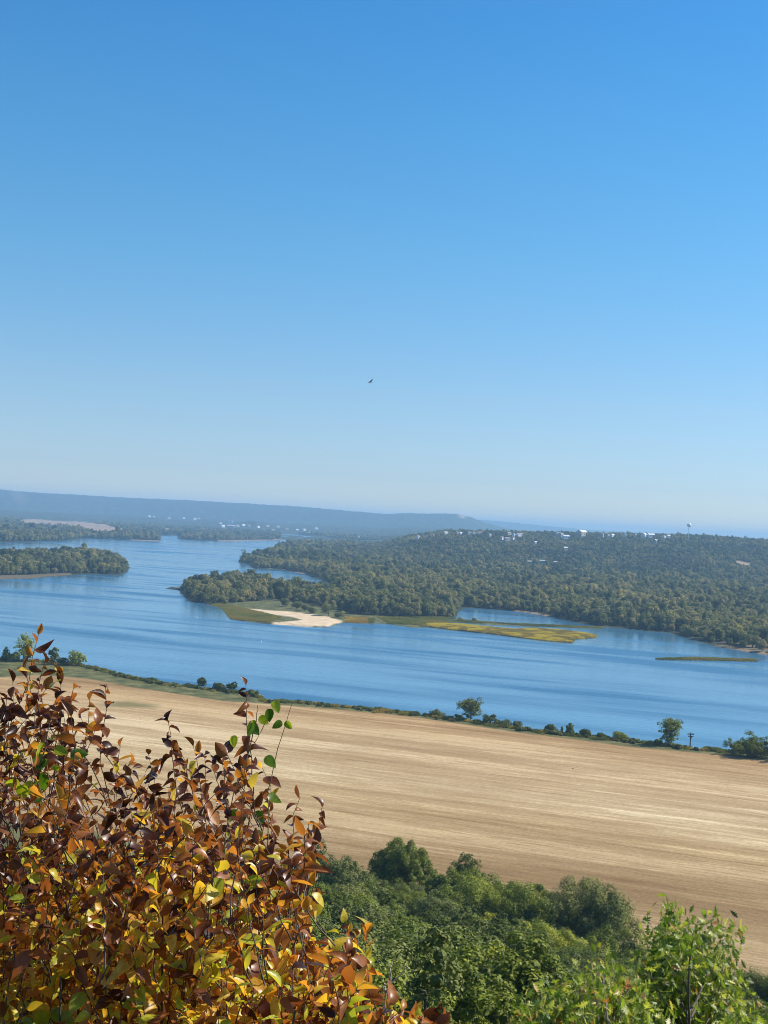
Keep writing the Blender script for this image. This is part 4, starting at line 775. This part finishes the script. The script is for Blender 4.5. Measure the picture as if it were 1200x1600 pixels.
# limbs: forks at mid height, each serving the tips around it
forks = [TP[i] - np.array([0, 0, rg.uniform(0.28, 0.6)]) + rg.normal(size=3) * 0.05 for i in rg.choice(len(TP), 62, replace=False)]; forks = np.array(forks)
for fk in forks:
    bs = min(bases, key=lambda b_: np.hypot(b_[0] - fk[0], b_[1] - fk[1]) + rg.uniform(0, 0.25)); r0 = rg.uniform(0.007, 0.012)
    sm.tube(crooked(bs, fk, 9, 0.05, rg, 0) - off, np.linspace(r0 * 0.8, 0.0032, 9), 6)
LB, LD, LN_, LL, LW, LFo, LC, LTi = [], [], [], [], [], [], [], []
def add_leaf(p, d, nrm, ln, wd, fo, cu, ti): LB.append(p); LD.append(d); LN_.append(nrm); LL.append(ln); LW.append(wd); LFo.append(fo); LC.append(cu); LTi.append(ti)
fcount = {}
for i, tp in enumerate(TP):
    c_ = forks[np.argsort(np.linalg.norm((forks - tp) * np.array([1, 1, 0.6]), axis=1))[:3]]; lowr = [q for q in c_ if q[2] < tp[2] - 0.05 and q[1] > 3.85 and fcount.get(q[0], 0) < 9]; fk = lowr[0] if lowr else tp - np.array([rg.normal() * 0.12, rg.normal() * 0.1 - 0.05, rg.uniform(0.2, 0.4)])
    fcount[fk[0]] = fcount.get(fk[0], 0) + 1
    if np.linalg.norm(tp - fk) > 0.75 or i < n_tip: fk = tp + (fk - tp) / np.linalg.norm(fk - tp) * 0.55
    if i < n_tip: fk = np.array([fk[0] * 0.4 + (tp[0] - 0.05) * 0.6, fk[1], tp[2] - 0.52])
    path = crooked(fk, tp, 9, 0.05, rg, 0.0); sm.tube(path - off, np.linspace(0.0024, 0.0009, 9), 5)
    u, v = TU[i]; seg = np.linalg.norm(tp - fk); nl = int(rg.uniform(8, 13)) + (9 if i < n_tip else 0); side = rg.uniform(0, 6.28)
    yel_ = 0.06 + sst(1230, 1500, v) * 0.82; shoot_t = rg.normal() * 0.08
    for k in range(nl):
        s_ = 1 - (k + rg.uniform(-0.3, 0.3)) / nl * min(0.9, 0.36 / seg); s_ = min(max(s_, 0.05), 1.0); q = s_ * 8; j = min(int(q), 7); p_ = path[j] + (path[j + 1] - path[j]) * (q - j)
        ax = path[min(j + 1, 8)] - path[j]; ax /= np.linalg.norm(ax); side += 2.5 + rg.normal() * 0.35; per = np.cross(ax, [0.3, 0.8, 0.1]); per /= np.linalg.norm(per); per2 = np.cross(ax, per)
        d = (per * math.cos(side) + per2 * math.sin(side)) * rg.uniform(0.6, 1.0) + ax * rg.uniform(0.1, 0.75) + np.array([0, 0, rg.uniform(-0.5, 0.25)]); d += rg.normal(size=3) * 0.18
        if k == 0: d = ax + rg.normal(size=3) * 0.3
        nrm = np.array([0, -0.1, 1.0]) * 0.9 + rg.normal(size=3) * 0.55; ln = 0.036 + 0.016 * rg.gamma(1.6) * (0.85 if k < 2 else 1.0); ln = min(ln, 0.074) * (0.82 + 0.18 * sst(1150, 1400, v))
        if rg.random() < yel_ * 0.62 * (1 - 0.65 * sst(430, 560, u)): ti = rg.choice([rg.uniform(0.62, 0.8), rg.uniform(0.78, 0.98)], p=[0.5, 0.5])
        else: ti = np.clip(rg.normal(0.20 + 0.10 * sst(1150, 1450, v), 0.14) + shoot_t + (0.32 if rg.random() < 0.09 else 0), 0, 0.85)
        add_leaf(p_ - off, d, nrm, ln, ln * rg.uniform(0.25, 0.36), rg.uniform(0.15, 0.95), rg.normal(0.35, 0.55), ti)
leaves(lm, np.array(LB), np.array(LD), np.array(LN_), np.array(LL), np.array(LW), LT, LP, np.array(LFo), np.array(LC), np.array(LTi))
sm.build('stems', m_stem, shrub, smooth=True); lm.build('leaves', m_rust, shrub, smooth=True)

# pale bare twigs standing in the shrub
def twig(paths, label, m=None, r=0.0026, name='bare_twig'):
    a = MB()
    for pth in paths:
        p = np.array([at(*q) for q in pth]); t_ = np.linspace(0, len(p) - 1, 14); pp = np.column_stack([np.interp(t_, np.arange(len(p)), p[:, c_]) for c_ in range(3)]) + rg.normal(size=(14, 3)) * 0.0016
        a.tube(pp, np.linspace(r, r * 0.45, 14), 6)
    o = a.build(name, m or m_grey, smooth=True); tag(o, label, 'twig', 'bare twigs in the shrub'); return o
def root(u, v, y_): return (u, v + 900, y_)
twig([[(452,2300,4.0),(450,1640,4.0),(459,1520,4.0),(466,1400,4.0),(470,1340,4.0),(476,1290,4.0)],[(460,1480,4.0),(472,1420,4.0),(485,1350,4.05)]], 'long straight pale twig rising before the right side of the rusty shrub')
twig([[(598,2300,4.2),(601,1600,4.2),(602,1552,4.2),(612,1535,4.2),(626,1524,4.2),(636,1510,4.2)],[(602,1552,4.2),(600,1535,4.2)],[(611,1537,4.2),(610,1515,4.2),(614,1500,4.2)]], 'forked pale twig sticking up at the lower right of the rusty shrub', r=0.0033)
twig([[(560,2300,4.3),(546,1600,4.3),(552,1530,4.3),(560,1460,4.3)]], 'short pale twig under the rusty tips near the dark shade')

# vines with round green leaves
def vine(paths, spots, label, name='greenbrier_vine'):
    e = empty(name, at(*paths[0][0])); tag(e, label, 'vine', 'green vines climbing the rusty shrub'); of = np.array(e.location); a = MB()
    for pth in paths:
        p = np.array([at(*q) for q in pth]); t_ = np.linspace(0, len(p) - 1, 16); pp = np.column_stack([np.interp(t_, np.arange(len(p)), p[:, c_]) for c_ in range(3)]) + rg.normal(size=(16, 3)) * 0.001; a.tube(pp - of, np.linspace(0.0024, 0.0009, 16), 6)
    a.build('stem', m_vstem, e, smooth=True); b_ = MB(); n = len(spots); sp = np.array([at(u, v, y_) for u, v, y_, *_ in spots]) - of
    dd = np.array([[math.sin(s_[3]), rg.uniform(-0.3, 0.3), -math.cos(s_[3])] for s_ in spots]); nn = np.column_stack([rg.normal(size=n) * 0.5 + 0.25, -np.ones(n), rg.uniform(0.2, 0.9, n)])
    ln = np.array([s_[4] for s_ in spots]); leaves(b_, sp, dd, nn, ln, ln * 0.36, RT, RP, rg.uniform(0.05, 0.4, n), rg.normal(size=n) * 0.25, np.array([s_[5] for s_ in spots])); b_.build('leaves', m_vine, e, smooth=True)
vine([[(345,1700,4.1),(348,1330,4.1),(365,1240,4.1),(385,1180,4.1),(410,1140,4.1),(425,1110,4.1),(432,1095,4.1)],[(372,1230,4.1),(395,1270,4.1),(388,1290,4.1)],[(385,1185,4.1),(400,1130,4.1),(403,1102,4.1)]],
     [(428,1095,4.1,0.5,0.044,1.0),(418,1108,4.08,0.3,0.05,0.15),(405,1120,4.1,0.9,0.042,0.9),(396,1130,4.08,-0.3,0.045,0.2),(392,1132,4.1,0.6,0.046,0.25),(362,1150,4.1,0.4,0.046,0.95),(398,1268,4.08,0.6,0.05,0.2),(380,1268,4.08,-0.4,0.052,0.15),(370,1265,4.1,-0.7,0.046,0.3),(395,1125,4.12,0.2,0.03,0.9),(415,1182,4.1,0.8,0.05,0.35),(420,1240,4.1,0.6,0.05,0.3)],
     'green vine with rounded leaves climbing past the tallest middle shoot')
vine([[(400,1700,4.15),(420,1300,4.15),(418,1240,4.15),(434,1170,4.15),(446,1130,4.15),(457,1097,4.15)]], [(441,1128,4.14,-0.9,0.04,0.3),(446,1127,4.15,0.7,0.036,0.75)], 'thin leaning vine with one pair of green leaves against the field')
vine([[(60,1700,3.9),(80,1300,3.9),(78,1230,3.9),(72,1190,3.9),(85,1165,3.9)],[(75,1210,3.9),(40,1230,3.9),(28,1225,3.9)]],
     [(60,1178,3.88,0.2,0.055,0.35),(75,1182,3.88,-0.3,0.052,0.5),(66,1208,3.88,0.0,0.062,0.15),(85,1170,3.9,1.2,0.05,0.7),(85,1195,3.88,0.4,0.03,0.8),(28,1218,3.88,-0.9,0.058,0.85),(40,1222,3.9,0.7,0.055,0.95),(34,1226,3.88,0.1,0.055,0.9),(52,1235,3.9,0.5,0.05,0.7),(110,1180,3.9,1.6,0.06,0.3)],
     'bright green vine leaves in the upper left of the rusty shrub')
vine([[(30,1900,3.7),(50,1640,3.7),(70,1590,3.7),(90,1575,3.7)]], [(45,1590,3.68,-0.4,0.06,0.7),(62,1580,3.68,0.3,0.062,0.8),(80,1578,3.7,0.8,0.06,0.6),(95,1585,3.7,1.2,0.055,0.75),(30,1600,3.7,-1.0,0.06,0.6),(70,1598,3.68,0.0,0.06,0.65)], 'bright green vine leaves at the bottom left corner')

# ------------------------------------------------------------------ young oaks at the right
def oak(name, sil_pts, ydep, nt_, x0, label, seed, ybt, yel=0.0, lnr=(0.085, 0.14)):
    rg = np.random.default_rng(seed); su = np.array([p_[0] for p_ in sil_pts], float); sv = np.array([p_[1] for p_ in sil_pts], float); T_ = []
    for (u, v) in sil_pts[1:-1]: T_.append((u, v + 6, ydep + rg.uniform(-0.4, 0.4))); T_.append((u + rg.uniform(-14, 14), v + 26, ydep + rg.uniform(-0.4, 0.4)))
    while len(T_) < nt_:
        u = rg.uniform(su[0], su[-1]); v = np.interp(u, su, sv) + 34 + rg.uniform(0, 1) ** 0.9 * (1800 - np.interp(u, su, sv)); T_.append((u, v, ydep + rg.normal() * 0.75))
    tp = np.array([at(*q) for q in T_]); bx = at(x0, 1600, ydep); zb_ = float(base(np.array([bx[0]]), np.array([ybt]))[0]); e = empty(name, (bx[0], ybt, zb_ - 0.1)); tag(e, label, 'tree', 'young oaks below the lookout'); of = np.array(e.location)
    tr = MB(); top = tp[np.argmax(tp[:, 2])]; trunk = crooked(of, top + np.array([0, 0, -0.2]), 16, 0.03, rg); tr.tube(trunk - of, np.linspace(0.065, 0.006, 16), 8); B = dict(b=[], d=[], n=[], l=[], w=[], f=[], c=[], t=[]); rd = []
    for q in tp:
        z_at = q[2] - 0.2 - 0.35 * np.hypot(q[0] - bx[0], q[1] - ydep); z_at = max(z_at, of[2] + 2.0); s_ = np.clip((z_at - trunk[0, 2]) / (trunk[-1, 2] - trunk[0, 2]), 0.05, 0.98) * 15; j = min(int(s_), 14); st0 = trunk[j] + (trunk[j + 1] - trunk[j]) * (s_ - j)
        path = crooked(st0, q, 8, 0.05, rg, 0.06); rd.append(path); full = rg.random() < 0.07
        (tr.tube(path - of, np.linspace(0.013, 0.002, 8), 5) if full else tr.tube(path[4:] - of, np.linspace(0.0035, 0.0012, 4), 4))
        nl = int(rg.uniform(12, 20))
        for k in range(nl):
            a = rg.uniform(0.55, 1.0) if k else 1.0; ss = a * 7; j = min(int(ss), 6); p_ = path[j] + (path[j + 1] - path[j]) * (ss - j) + rg.normal(size=3) * 0.05
            d = rg.normal(size=3) * 0.5 + np.array([0, 0, -0.75]) + (path[-1] - path[-2]) / np.linalg.norm(path[-1] - path[-2]) * 0.35; ln = rg.uniform(*lnr)
            ti = np.clip(rg.normal(0.45 + yel, 0.2) + (0.35 if rg.random() < 0.025 else 0), 0, 1)
            for kk, vv in zip('bdnlwfct', (p_ - of, d, rg.normal(size=3) + np.array([0.5, -0.5, 0.5]), ln, ln * rg.uniform(0.27, 0.38), rg.uniform(0.0, 0.4), rg.normal() * 0.3, ti)): B[kk].append(vv)
    lv = MB(); A = {k: np.array(v) for k, v in B.items()}; leaves(lv, A['b'], A['d'], A['n'], A['l'], A['w'], OT, OP, A['f'], A['c'], A['t']); tr.build('trunk', m_bark, e, smooth=True); lv.build('crown', m_oak, e, smooth=False)
oak('young_oak', [(985,1530),(1003,1470),(1012,1440),(1022,1412),(1042,1393),(1058,1406),(1078,1412),(1100,1408),(1118,1425),(1140,1418),(1152,1450),(1148,1500),(1160,1525),(1182,1548),(1205,1570),(1245,1640)], 14.5, 1500, 1085, 'near oak with hanging lobed leaves glinting at the lower right', 31, 14.5, 0.06)
oak('young_oak', [(760,1650),(790,1590),(812,1548),(838,1516),(862,1504),(890,1500),(920,1472),(945,1482),(975,1484),(1000,1492),(1020,1520)], 13.0, 1500, 920, 'lower oak with yellow tinged lobed leaves left of the glinting oak', 32, 13.0, 0.14)

# ------------------------------------------------------------------ haze
m_haze = bpy.data.materials.new('haze air'); m_haze.use_nodes = True; t = m_haze.node_tree; t.nodes.remove(t.nodes['Principled BSDF'])
vol = N(t, 'ShaderNodeVolumePrincipled'); vol.inputs['Color'].default_value = (0.37, 0.63, 0.91, 1); vol.inputs['Density'].default_value = 0.00007; vol.inputs['Anisotropy'].default_value = 0.1
L(t, vol.outputs[0], t.nodes['Material Output'].inputs['Volume'])
xw = float(np.abs(GX).max()) + 200; zt = float(max(GZ.max(), 215)) + 12
mb = MB(); mb.box((0, 18000, (zt - 4) / 2), (2 * xw, 36600, zt + 4)); hzob = mb.build('haze', m_haze); tag(hzob, kind='stuff')

# look-alikes are told apart by their order from left to right
from collections import defaultdict
dup_ = defaultdict(list)
for o in S.objects:
    if o.parent is None and o.get('label') and o.get('category'): dup_[o['label']].append(o)
O_ = ['leftmost', 'second', 'third', 'fourth', 'fifth', 'sixth', 'seventh', 'eighth', 'ninth', 'tenth']
ORD = {2: ['left', 'right'], 3: ['left', 'middle', 'right'], 4: ['leftmost', 'second', 'third', 'rightmost'], 5: ['leftmost', 'second', 'third', 'fourth', 'rightmost'], 6: ['leftmost', 'second', 'third', 'fourth', 'fifth', 'rightmost'], **{n: O_[:n - 1] + ['rightmost'] for n in (7, 8, 9, 10, 11)}}
NUM = {2: 'two', 3: 'three', 4: 'four', 5: 'five', 6: 'six', 7: 'seven', 8: 'eight', 9: 'nine', 10: 'ten', 11: 'eleven'}
for lb, os_ in dup_.items():
    n = len(os_)
    if n in ORD and len(lb.split()) <= 13:
        for w_, o in zip(ORD[n], sorted(os_, key=lambda o: o.location.x / max(o.location.y, 1))): o['label'] = f'{w_} of {NUM[n]}, {lb}'
